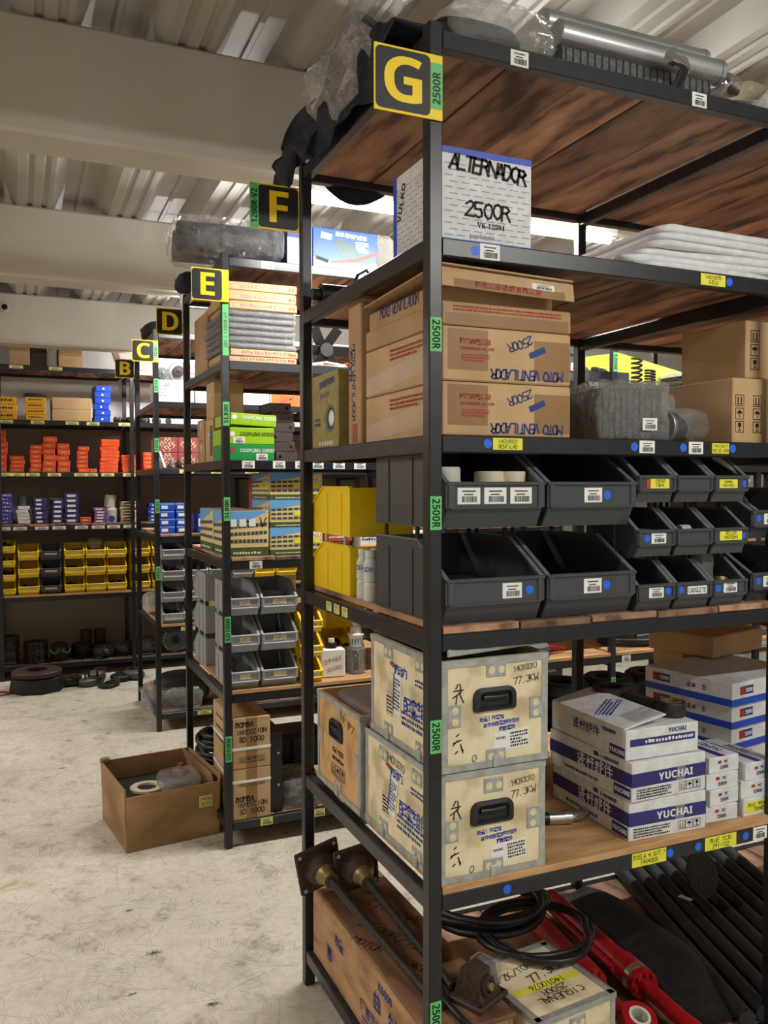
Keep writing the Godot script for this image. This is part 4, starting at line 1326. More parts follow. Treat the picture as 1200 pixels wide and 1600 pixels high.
func g_crates() -> void:
	var y: float = HG[4]
	for k in 2:
		var s := Vector3(0.272, 0.232, 0.415) if k == 0 else Vector3(0.272, 0.245, 0.39)
		var t := crate("plywood_crate", ["pale plywood crate with black grip marked 77.3KW, lower of the pair", "pale plywood crate with raised lid marked 77.3KW, upper of the pair"][k], s, Vector3(0.165 + k * 0.006, y + k * 0.246, -0.01 - s.z / 2), 0.0, M.crateply, k == 0, "77.3KW crates")
		var f := fx(s, "f")
		grip(t, f, -0.004, 0.03, 0.11, 0.052)
		ink(t, f, "14010010", 0.075, s.y * 0.38, 0.013, M.ink, 6, 0.1, 0.6)
		ink(t, f, "77.3KW", 0.078, s.y * 0.27, 0.016, M.ink, 6, 0.1, 0.7)
		ink(t, f, "~", -0.095, s.y * 0.2, 0.042, M.ink, 4, 0.07, 0.8, 0.2)
		ink(t, f, "^", -0.095, -s.y * 0.24, 0.042, M.ink, 0, 0.07, 0.8, 0.2)
		ink(t, f, "0", -0.055, -s.y * 0.4, 0.016, M.ink, -10, 0.1)
		ink(t, f, "数量1件套组", -0.01, -0.013, 0.0095, M.boxblue, 3, 0.14, 1.1, 0)
		ink(t, f, "有件机配套部件组件", 0.015, -0.026, 0.0095, M.boxblue, 3, 0.14, 1.1, 0)
		ink(t, f, "新配套件", 0.03, -0.039, 0.0095, M.boxblue, 3, 0.17, 1.1, 0)
		var lb := part(t, "paper_label", bev(Vector3(0.092, 0.042, 0.0008), 0.0002), M.paper)
		onface(lb, f, 0.04, -0.067, 3, 0.0006)
		tiny(lb, Transform3D.IDENTITY, 0.02, 0, 0.046, 0.036, 5, M.ink, 0.0008)
		txt(lb, Transform3D.IDENTITY, "YUCHAI", -0.028, 0.008, 0.005, M.ink)
		var fl := fx(s, "l")
		ink(t, fl, "配套组件", 0.08, -0.01, 0.034, M.boxblue, 0, 0.13, 1.12, 0)
		ink(t, fl, "新动力", -0.015, 0.06, 0.022, M.boxblue, 0, 0.16, 1.05, 0)
		shape2(t, "emblem", fl, [Vector2(-0.02, 0), Vector2(-0.008, 0.008), Vector2(0.014, 0.003), Vector2(0.02, -0.003), Vector2(0.004, -0.008)], M.redink, 0.0008, -0.06, 0.068)
		tiny(t, fl, 0.075, -0.048, 0.17, 0.04, 3, M.blueink)
		tiny(t, fl, 0.1, 0.05, 0.07, 0.02, 2, M.blueink)
		rects(t, "print", fl, [[-0.1, -0.06, 0.001, 0.055], [-0.1, -0.06, 0.04, 0.001], [-0.06, -0.06, 0.001, 0.055], [-0.1, -0.006, 0.04, 0.001]], M.ink, 0.0008)
		tiny(t, fl, -0.08, -0.034, 0.034, 0.045, 5, M.ink)
		var wl := part(t, "paper_label", bev(Vector3(0.045, 0.095, 0.0008), 0.0002), M.paper)
		onface(wl, fl, -0.035, 0.0, -12 if k == 0 else -4, 0.0012)
		tiny(wl, Transform3D.IDENTITY, 0, 0, 0.036, 0.08, 9, M.ink, 0.0008)
		rects(wl, "blue_edge", Transform3D.IDENTITY, [[-0.0225, -0.0475, 0.006, 0.095]], M.boxblue, 0.0007)
		if k == 0:
			ink(t, fl, "14010010", -0.02, 0.088, 0.019, M.ink, -4, 0.1, 0.66)
		if k == 1:
			bx(t, "lid", Vector3(s.x * 0.97, 0.008, s.z * 0.95), Vector3(0.006, s.y + 0.026, -0.004), M.zinc, Vector3(-3, 4, 2))
			bx(t, "lid_edging", Vector3(s.x, 0.02, 0.006), Vector3(0.01, s.y + 0.024, s.z / 2 - 0.004), M.zinc, Vector3(0, 4, 2))
			part(t, "plastic_liner", blob(Vector3(s.x * 0.9, 0.05, s.z * 0.94), 44, 0.3, 2.6, 0.5, 40, 18), M.rubber, Vector3(0, s.y - 0.028, 0))
	var s2 := Vector3(0.36, 0.265, 0.34)
	var c := crate("tan_plywood_crate", "orange-tan plywood crate with film over its open top, behind the 77.3KW pair", Vector3(s2.z, s2.y, s2.x), Vector3(0.02 + s2.x / 2, y, -0.61), -90.0, M.crateorange, false)
	var f2 := fx(Vector3(s2.z, s2.y, s2.x), "f")
	grip(c, f2, -0.01, 0.05, 0.1, 0.055)
	ink(c, f2, "数量1件套组", 0.0, -0.01, 0.014, M.ink, 0, 0.13, 1.05, 0)
	txt(c, f2, "Qty:1set/case", 0.0, -0.033, 0.01, M.ink)
	icons(c, f2, -0.055, -0.085, 0.034, 3, M.ink)
	ink(c, f2, "16-9P7", 0.07, 0.09, 0.022, M.ink, -14, 0.1)
	part(c, "film_cover", blob(Vector3(0.3, 0.04, 0.32), 45, 0.14, 2.0, 0.4, 32, 12), M.filmgrey, Vector3(0, 0.235, 0))
	bx(c, "metal_bar", Vector3(0.03, 0.006, 0.12), Vector3(0.05, 0.252, 0.0), M.zinc, Vector3(0, 30, 0))
	# connecting rod boxes
	var sz := Vector3(0.237, 0.097, 0.335)
	var pos := [Vector3(0.683, y, -0.19), Vector3(0.675, y + 0.099, -0.187), Vector3(0.668, y + 0.198, -0.19)]
	for k in 3:
		var s := Vector3(0.237, 0.097, 0.335) if k < 2 else Vector3(0.225, 0.075, 0.32)
		var t := thing("connecting_rod_box", ["white carton with navy band, bottom of the taped stack", "white carton with navy band, middle of the taped stack", "torn open white carton with lifted lid topping the taped stack"][k], "box", pos[k], [-2.0, 1.0, -1.0][k], "connecting rod cartons")
		bx(t, "carton", s, Vector3(0, s.y / 2, 0), M.whitecard, Vector3.ZERO, 0.002)
		var f := fx(s, "f")
		var fl := fx(s, "l")
		if k < 2:
			rects(t, "navy_band", f, [[-s.x / 2, -0.012, s.x, 0.034]], M.brandblue, 0.0005)
			rects(t, "navy_band", fl, [[-s.z / 2, -0.012, s.z, 0.034]], M.brandblue, 0.0005)
			txt(t, f, "YUCHAI", 0.02, 0.005, 0.018, M.paper, 0, 1.2)
			ink(t, fl, "连杆部件", 0.03, 0.005, 0.029, M.paper, 0, 0.14, 1.25, 0)
			tiny(t, f, -0.05, -0.03, 0.11, 0.026, 4, M.ink)
			icons(t, f, 0.03, -0.04, 0.022, 3, M.ink)
			rects(t, "navy_patch", fl, [[0.1, -0.044, 0.062, 0.028]], M.brandblue, 0.0005)
			txt(t, fl, "YUCHAI", 0.131, -0.03, 0.011, M.paper)
			txt(t, fl, "图号:  L-1004060B", 0.07, 0.034, 0.009, M.boxnavy)
			tiny(t, fl, -0.03, -0.032, 0.14, 0.012, 1, M.boxnavy)
			rects(t, "packing_tape", f, [[-0.014, -s.y / 2, 0.028, s.y]], M.cleartape, 0.0011, -6, 0.035)
		else:
			rects(t, "navy_band", f, [[-s.x * 0.45, -0.004, s.x * 0.9, 0.018]], M.brandblue, 0.0005)
			txt(t, f, "YUCHAI", 0.045, 0.026, 0.011, M.boxnavy)
			tiny(t, f, 0.02, 0.005, 0.15, 0.012, 1, M.paper)
			ink(t, fl, "连杆部件", 0.0, 0.008, 0.024, M.boxnavy, 0, 0.13, 1.2, 0)
			txt(t, fl, "-1004000", 0.09, 0.022, 0.01, M.boxnavy)
			rects(t, "navy_patch", fl, [[0.095, -0.034, 0.06, 0.026]], M.brandblue, 0.0005)
			txt(t, fl, "YUCHAI", 0.125, -0.021, 0.011, M.paper)
			var lid := bx(t, "lid_flap", Vector3(0.13, 0.004, 0.31), Vector3(-0.05, s.y + 0.014, 0.0), M.whitecard, Vector3(0, 0, 11), 0.001)
			var ll := Transform3D(Basis(Vector3.RIGHT, -PI / 2), Vector3(0, 0.002, 0))
			rects(lid, "printed_tape", ll, [[-0.065, -0.025, 0.13, 0.05]], M.cleartape, 0.0006, -8)
			tiny(lid, ll, 0, -0.01, 0.11, 0.05, 5, M.boxblue, 0.0012, 35)
			tiny(lid, ll, 0.02, -0.11, 0.08, 0.07, 8, M.greyprint, 0.0012)
	var rod := thing("connecting_rod", "dark steel connecting rod with bronze lined eye on the torn carton", "rod", Vector3(0.735, y + 0.2735, -0.17), 8.0)
	part(rod, "big_eye", lathe([Vector2(0.026, 0), Vector2(0.036, 0), Vector2(0.038, 0.003), Vector2(0.038, 0.034), Vector2(0.036, 0.037), Vector2(0.026, 0.037), Vector2(0.026, 0)], 28), M.iron, Vector3(0.01, 0, 0.07))
	part(rod, "bronze_bush", lathe([Vector2(0.022, 0.001), Vector2(0.027, 0.001), Vector2(0.027, 0.038), Vector2(0.022, 0.038), Vector2(0.022, 0.001)], 28), M.brass, Vector3(0.01, 0, 0.07))
	bx(rod, "shank", Vector3(0.034, 0.024, 0.13), Vector3(0.005, 0.018, -0.03), M.iron, Vector3.ZERO, 0.006)
	part(rod, "rod_eye", lathe([Vector2(0.032, 0), Vector2(0.05, 0), Vector2(0.05, 0.036), Vector2(0.032, 0.036), Vector2(0.032, 0)], 28), M.iron, Vector3(0.0, 0, -0.13))
	for k in 7:
		var col := 0 if k < 4 else 1
		var r := k if k < 4 else k - 4
		var s := Vector3(0.105, 0.042, 0.15) if col == 0 else Vector3(0.11, 0.047, 0.2)
		var t := thing("bushing_box", ["small white carton in the stack of four beside the navy banded cartons", "small white carton in the stack of three by the yellow note"][col], "box", Vector3(0.87 if col == 0 else 0.99, y + r * (s.y + 0.0005), -0.11 if col == 0 else -0.13), [-3, 4, -2, 2, 1, -2, 3][k], ["stack of four small cartons", "stack of three small cartons"][col])
		bx(t, "carton", s, Vector3(0, s.y / 2, 0), M.whitecard, Vector3.ZERO, 0.0015)
		var f := fx(s, "f")
		rects(t, "red_mark", f, [[-0.022, 0.003, 0.012, 0.008]], M.redink, 0.0006)
		txt(t, f, "YC", 0.006, 0.007, 0.008, M.boxnavy)
		ink(t, f, "玉柴机", 0.0, -0.007, 0.009, M.boxnavy, 0, 0.14, 1.1, 0)
		if r == (3 if col == 0 else 2):
			rects(t, "navy_band", fx(s, "t"), [[-0.016, -s.z / 2, 0.022, s.z]], M.brandblue, 0.0006)
			tiny(t, fx(s, "t"), 0.03, 0, 0.025, 0.08, 6, M.boxnavy)
		if col == 1 and r == 0:
			note(t, f, 0.0, 0.0, 0.1, 0.028, ["BUJE YC24010", "11-125"])
	for k in 4:
		var s := Vector3(0.36, 0.066, 0.3)
		var t := thing("gasket_box", "long white carton with blue base stripe in the stack at the G rack rear", "box", Vector3(1.21 - k * 0.012, y + 0.05 + k * 0.067, -0.37 + k * 0.012), 10.0, "long white cartons")
		bx(t, "carton", s, Vector3(0, s.y / 2, 0), M.whitecard, Vector3.ZERO, 0.0015)
		for sd in ["f", "l"]:
			var f := fx(s, sd)
			var w := s.x if sd == "f" else s.z
			rects(t, "blue_stripe", f, [[-w / 2, -s.y / 2, w, s.y * 0.3]], M.boxblue, 0.0006)
			rects(t, "brand_patch", f, [[-w * 0.4, -0.004, 0.062, 0.024]], M.brandblue, 0.0006)
			rects(t, "red_mark", f, [[-w * 0.4, -0.004, 0.02, 0.024]], M.redink, 0.0008)
			ink(t, f, "玉柴机", -w * 0.4 + 0.042, 0.008, 0.011, M.paper, 0, 0.14, 1.0, 0, 0.0011)
			ink(t, f, "连有于玉", w * 0.12, 0.006, 0.013, M.boxnavy, 0, 0.13, 1.3, 0)
	carton("brown_box", "brown carton lying under the white gasket cartons", Vector3(0.36, 0.049, 0.3), Vector3(1.215, y, -0.37), 10.0, M.card2)
	var hb := carton("brown_box", "flat brown carton above the long white cartons", Vector3(0.3, 0.07, 0.24), Vector3(1.33, y + 0.321, -0.57), 14.0, M.card2)
	var hb2 := carton("brown_box", "tall brown carton standing behind the long white cartons", Vector3(0.26, 0.32, 0.12), Vector3(1.32, y, -0.62), 10.0, M.card2)
	for k in 2:
		var t := thing("fabric_roll", ["brown wrapped roll standing by the tall brown carton", "dark brown roll standing beside the brown wrapped roll"][k], "roll", Vector3(1.13 - k * 0.06 + 0.0, y, -0.62 + k * 0.14))
		part(t, "roll", lathe([Vector2(0, 0), Vector2(0.05, 0), Vector2(0.052, 0.005), Vector2(0.054, 0.19 - k * 0.03), Vector2(0.046, 0.205 - k * 0.03), Vector2(0.018, 0.2 - k * 0.03), Vector2(0, 0.19 - k * 0.03)], 22), [M.darkblock, M.iron][k])
		part(t, "tie", blob(Vector3(0.06, 0.03, 0.05), 60 + k, 0.4, 2.0), M.darkblock, Vector3(0, 0.19 - k * 0.03, 0))
	var ho := thing("hose_fitting", "black hose end with steel elbow fitting before the pale crates", "fitting", Vector3(0.41, y, -0.2))
	part(ho, "hose", tube([Vector3(-0.085, 0.017, -0.03), Vector3(0.02, 0.017, 0.0), Vector3(0.05, 0.017, 0.01)], 0.015, 12), M.cable)
	part(ho, "ferrule", tube([Vector3(0.03, 0.017, 0.004), Vector3(0.07, 0.017, 0.016)], 0.0165, 14), M.chrome)
	part(ho, "hex_nut", tube([Vector3(0.07, 0.018, 0.016), Vector3(0.088, 0.018, 0.022)], 0.018, 6), M.chrome)
	part(ho, "elbow", tube([Vector3(0.088, 0.018, 0.022), Vector3(0.115, 0.018, 0.026), Vector3(0.133, 0.018, 0.02), Vector3(0.14, 0.018, 0.002)], 0.011, 12), M.chrome)
	var pb := thing("film_bundle", "crumpled film and paper bundle behind the navy banded cartons", "bag", Vector3(0.53, y, -0.52))
	part(pb, "bundle", blob(Vector3(0.2, 0.2, 0.24), 62, 0.25, 2.4, 0.7, 36, 20), M.bagwhite)
	part(pb, "dark_contents", blob(Vector3(0.16, 0.13, 0.2), 63, 0.1, 2.0), M.rubber, Vector3(0, 0.003, 0))

func g_bottom() -> void:
	var y: float = HG[5]
	var s := Vector3(0.215, 0.205, 0.8)
	var t := thing("long_plywood_crate", "long brown plywood crate hand marked 2500R/1200 at the G rack bottom", "crate", Vector3(0.128, y, -0.435))
	for q in [-1, 1]:
		bx(t, "side_panel", Vector3(0.012, s.y, s.z), Vector3(q * (s.x - 0.012) / 2, s.y / 2, 0), M.cratebrown)
		bx(t, "end_panel", Vector3(s.x - 0.024, s.y, 0.012), Vector3(0, s.y / 2, q * (s.z - 0.012) / 2), M.cratebrown)
	bx(t, "lid", Vector3(s.x + 0.006, 0.012, s.z + 0.006), Vector3(0.002, s.y + 0.006, 0), M.lidbrown)
	bx(t, "base_panel", Vector3(s.x - 0.024, 0.012, s.z - 0.024), Vector3(0, 0.006, 0), M.cratebrown)
	var fl := fx(s, "l")
	ink(t, fl, "曲", 0.1, 0.02, 0.05, M.blueink, 0, 0.12, 1, 0)
	ink(t, fl, "轴", 0.2, 0.02, 0.05, M.blueink, 0, 0.12, 1, 0)
	ink(t, fl, "广西玉柴", 0.06, -0.04, 0.03, M.blueink, 0, 0.12, 1.15, 0)
	ink(t, fl, "机有限公司", 0.24, -0.045, 0.03, M.blueink, 0, 0.12, 1.15, 0)
	txt(t, fl, "K6000", 0.15, 0.07, 0.022, M.blueink)
	tiny(t, fl, 0.1, -0.075, 0.2, 0.025, 2, M.blueink)
	ink(t, fl, "数量", -0.17, 0.035, 0.03, M.blueink, 0, 0.16, 1.1, 0)
	ink(t, fl, "西", -0.25, -0.03, 0.04, M.blueink, 0, 0.16, 1, 0)
	var lt := Transform3D(Basis(Vector3.RIGHT, -PI / 2), Vector3(0, s.y + 0.012, 0))
	for a in [["CIGUENAL", 0.05, 0.13, 0.034], ["2500R/1200", 0.0, 0.0, 0.036], ["MOTOR 77.3KW", -0.055, -0.06, 0.028]]:
		ink(t, lt, a[0], a[1], a[2], a[3], M.ink, -62, 0.08, 0.75)
	for k in 2:
		var fp := thing("flanged_shaft", ["dark flanged drive shaft lying on the long crate lid, nearest the aisle", "dark flanged drive shaft lying on the long crate lid, on the inner side"][k], "shaft", Vector3(0.012 + k * 0.1, y + s.y + 0.012, -0.755 + k * 0.05), 0.0, "flanged drive shafts")
		var st := new_st()
		var c := Vector3(0, 0.085, 0)
		var ax := Vector3(0.07 if k == 0 else 0.03, -0.075, 0.66).normalized()
		var bas := Basis.looking_at(-ax, Vector3.UP)
		abox(st, Vector3(0.14, 0.14, 0.012), c, 0.004, bas * Basis(Vector3.BACK, 0.22 - k * 0.1))
		part(fp, "flange_plate", st.commit(), M.rustiron)
		for q in 4:
			var o := Vector3((1 if q % 2 else -1) * 0.056, (1 if q / 2 else -1) * 0.056, 0.004).rotated(Vector3.BACK, 0.22 - k * 0.1)
			part(fp, "bolt_hole", tube([c + bas * o, c + bas * (o + Vector3(0, 0, 0.004))], 0.006, 10), M.pin)
		part(fp, "hub", tube([c, c + ax * 0.03, c + ax * 0.05], 0.05, 20, [0.055, 0.045, 0.03]), M.rustiron)
		part(fp, "brass_collar", tube([c + ax * 0.04, c + ax * 0.05, c + ax * 0.055, c + ax * 0.085], 0.03, 20, [0.032, 0.032, 0.024, 0.022]), M.brass)
		part(fp, "shaft", tube([c + ax * 0.06, c + ax * 0.1, c + ax * (0.66 - k * 0.1)], 0.012, 12), M.iron)
	var gb := thing("gearbox_flange", "dark cast flange housing with film on the long crate front end", "casting", Vector3(0.19, y + s.y + 0.012, -0.12), 24.0)
	bx(gb, "base_plate", Vector3(0.115, 0.014, 0.1), Vector3(0, 0.007, 0), M.rustiron, Vector3.ZERO, 0.004)
	var sg := new_st()
	aprism(sg, [Vector2(-0.04, 0.014), Vector2(0.04, 0.014), Vector2(0.024, 0.08), Vector2(-0.02, 0.085)], -0.042, 0.036)
	part(gb, "housing", sg.commit(), M.rustiron)
	part(gb, "port", lathe([Vector2(0, 0), Vector2(0.024, 0), Vector2(0.024, 0.008), Vector2(0.014, 0.008), Vector2(0.012, 0.004), Vector2(0, 0.004)], 20), M.iron, Vector3(-0.01, 0.045, 0.032), Vector3(76, 0, 0))
	part(gb, "brass_plug", cyl(0.009, 0.012, 12), M.brass, Vector3(-0.01, 0.046, 0.036), Vector3(76, 0, 0))
	part(gb, "film", blob(Vector3(0.05, 0.07, 0.085), 70, 0.2, 3.0, 0.5), M.filmgrey, Vector3(0.03, 0.02, 0))
	for q in [-1, 1]:
		part(gb, "bolt_hole", cyl(0.006, 0.002, 10), M.cable, Vector3(q * 0.046, 0.0135, 0.04))
	# zinc edged crate turned on the shelf
	var ms := Vector3(0.24, 0.2, 0.26)
	var mc := crate("small_plywood_crate", "pale plywood crate with zinc edges marked CIGUENAL 2500R on its lid", ms, Vector3(0.377, y, -0.132), 6.0, M.crateply, true)
	var mt := Transform3D(Basis(Vector3.RIGHT, -PI / 2), Vector3(0, ms.y + 0.0096, 0))
	rects(mc, "yellow_tape", mt, [[-0.1, -0.012, 0.2, 0.024]], M.note, 0.0006, 0, 0, -0.02)
	ink(mc, mt, "14010076", 0, -0.02, 0.018, M.ink, 180, 0.12, 0.75, 0.08, 0.0012)
	ink(mc, mt, "CIGUENAL", 0.0, -0.075, 0.022, M.ink, 180, 0.09)
	ink(mc, mt, "2500R", 0.0, -0.048, 0.02, M.ink, 180, 0.09)
	ink(mc, mt, "77.3KW", 0.03, 0.02, 0.026, M.ink, 8, 0.12)
	ink(mc, mt, "PZK/TOR", -0.04, 0.055, 0.022, M.ink, 10, 0.1)
	var cc := thing("cable_coil", "coil of thick black cable heaped over the crates at the G rack bottom", "cable", Vector3(0, y, 0))
	coil(cc, "cable", Vector3(0.47, 0.213, -0.3), 0.15, 0.009, 4, M.cable, 5, 1.0, 0.5)
	coil(cc, "cable", Vector3(0.41, 0.214, -0.44), 0.13, 0.011, 8, M.cable, 6, 1.3, 0.6)
	part(cc, "cable_tail", tube([Vector3(0.19, 0.245, -0.36), Vector3(0.13, 0.26, -0.24), Vector3(0.1, 0.232, -0.12), Vector3(0.11, 0.225, -0.02), Vector3(0.115, 0.12, 0.03), Vector3(0.12, 0.01, 0.05)], 0.009, 10), M.cable)
	# hydraulic cylinders
	for k in 2:
		var h := thing("hydraulic_cylinder", ["red hydraulic cylinder with open white bushed eye", "red hydraulic cylinder with chrome ring lying by the rubber mat"][k], "cylinder", Vector3(0.60 + k * 0.11, y, -0.12), 0.0, "red hydraulic cylinders")
		var a: Vector3 = [Vector3(0.1, 0.06, -0.6), Vector3(0.1, 0.06, -0.6)][k]
		var e: Vector3 = [Vector3(-0.01, 0.085, 0.06), Vector3(0.05, 0.05, 0.1)][k]
		var d := (e - a).normalized()
		var L := (e - a).length()
		part(h, "barrel", tube([a, a + d * 0.002, a + d * L * 0.62], 0.035, 20, [0.03, 0.034, 0.034]), M.redpaint)
		part(h, "barrel_head", tube([a + d * L * 0.58, a + d * L * 0.72], 0.042, 20), M.redpaint)
		for q in 8:
			var an := TAU * q / 8
			var side := d.cross(Vector3.UP).normalized()
			var up2 := side.cross(d)
			var o := (side * cos(an) + up2 * sin(an)) * 0.033
			part(h, "head_bolt", tube([a + d * L * 0.72 + o, a + d * L * 0.735 + o], 0.006, 6), M.redpaint)
		part(h, "rod", tube([a + d * L * 0.72, e], 0.022, 16), M.redpaint)
		if k == 1:
			part(h, "chrome_ring", tube([a + d * L * 0.66, a + d * L * 0.69], 0.0432, 20), M.chrome)
			part(h, "oil_pipe", tube([a + Vector3(-0.045, 0.01, 0), a + Vector3(-0.045, 0.01, 0) + d * L * 0.6], 0.01, 10), M.redpaint)
			part(h, "rod_eye", tube([e - d * 0.02, e + d * 0.06, e + d * 0.08], 0.028, 16, [0.024, 0.03, 0.018]), M.redpaint)
		else:
			part(h, "rod_eye", lathe([Vector2(0.024, -0.05), Vector2(0.043, -0.05), Vector2(0.045, -0.045), Vector2(0.045, 0.045), Vector2(0.043, 0.05), Vector2(0.024, 0.05), Vector2(0.024, -0.05)], 28), M.redpaint, e + d * 0.03, Vector3(20, 0, 0))
			part(h, "white_bush", lathe([Vector2(0.02, -0.051), Vector2(0.027, -0.051), Vector2(0.027, 0.0515), Vector2(0.02, 0.0515), Vector2(0.02, -0.051)], 28), M.jar, e + d * 0.03, Vector3(20, 0, 0))
	var rm := thing("rubber_mat", "curved black rubber mat lying beside the red hydraulic cylinders", "mat", Vector3(0, y, 0))
	var g := []
	for j in 22:
		var s2 := j / 21.0
		var row := []
		for i in 8:
			var v := i / 7.0
			row.append(Vector3(0.86 + 0.16 * v + 0.05 * sin(s2 * PI) - 0.05 * s2, 0.012 + 0.045 * sin(v * PI * 0.8) * sin(s2 * PI) + 0.008 * sin(s2 * 11.0) * v, -0.82 + s2 * 0.74 + 0.03 * sin(v * 3.0)))
		g.append(row)
	part(rm, "mat", sheet(g, 0.01), M.rubber)
	for k in 9:
		var x := 1.08 + k * 0.062
		var pp := thing("black_pipe", "long black pipe in the bundle beside the rubber mat", "pipe", Vector3(x, y, -0.44), 0.0, "bundle of black pipes")
		part(pp, "pipe", tube([Vector3(0.16, 0.024, -0.5), Vector3(0, 0.024, 0), Vector3(-0.13, 0.024, 0.42)], 0.024, 14), M.rubber)
		for q in 3:
			part(pp, "end_ring", tube([Vector3(0.16 - q * 0.006, 0.024, -0.5 + q * 0.018), Vector3(0.158 - q * 0.006, 0.024, -0.492 + q * 0.018)], 0.026, 14), M.iron)
		if k == 2:
			bx(pp, "label_sticker", Vector3(0.02, 0.0008, 0.045), Vector3(0.04, 0.0485, -0.12), M.paper, Vector3(0, 17, 0), 0.0002)
	var fd := thing("perforated_disc", "dark perforated metal disc hanging behind the black pipes", "disc", Vector3(1.3, y + 0.048, -0.55), 10.0)
	part(fd, "disc", cyl(0.075, 0.012, 28), M.iron, Vector3(0, 0.075, 0), Vector3(70, 0, 0))
	for q in 14:
		var an := TAU * q / 7.0
		var rr := 0.03 if q < 7 else 0.055
		part(fd, "hole", cyl(0.007, 0.0135, 10), M.cable, Vector3(cos(an) * rr, 0.075 + sin(an) * rr * 0.94, sin(an) * rr * -0.342), Vector3(70, 0, 0))

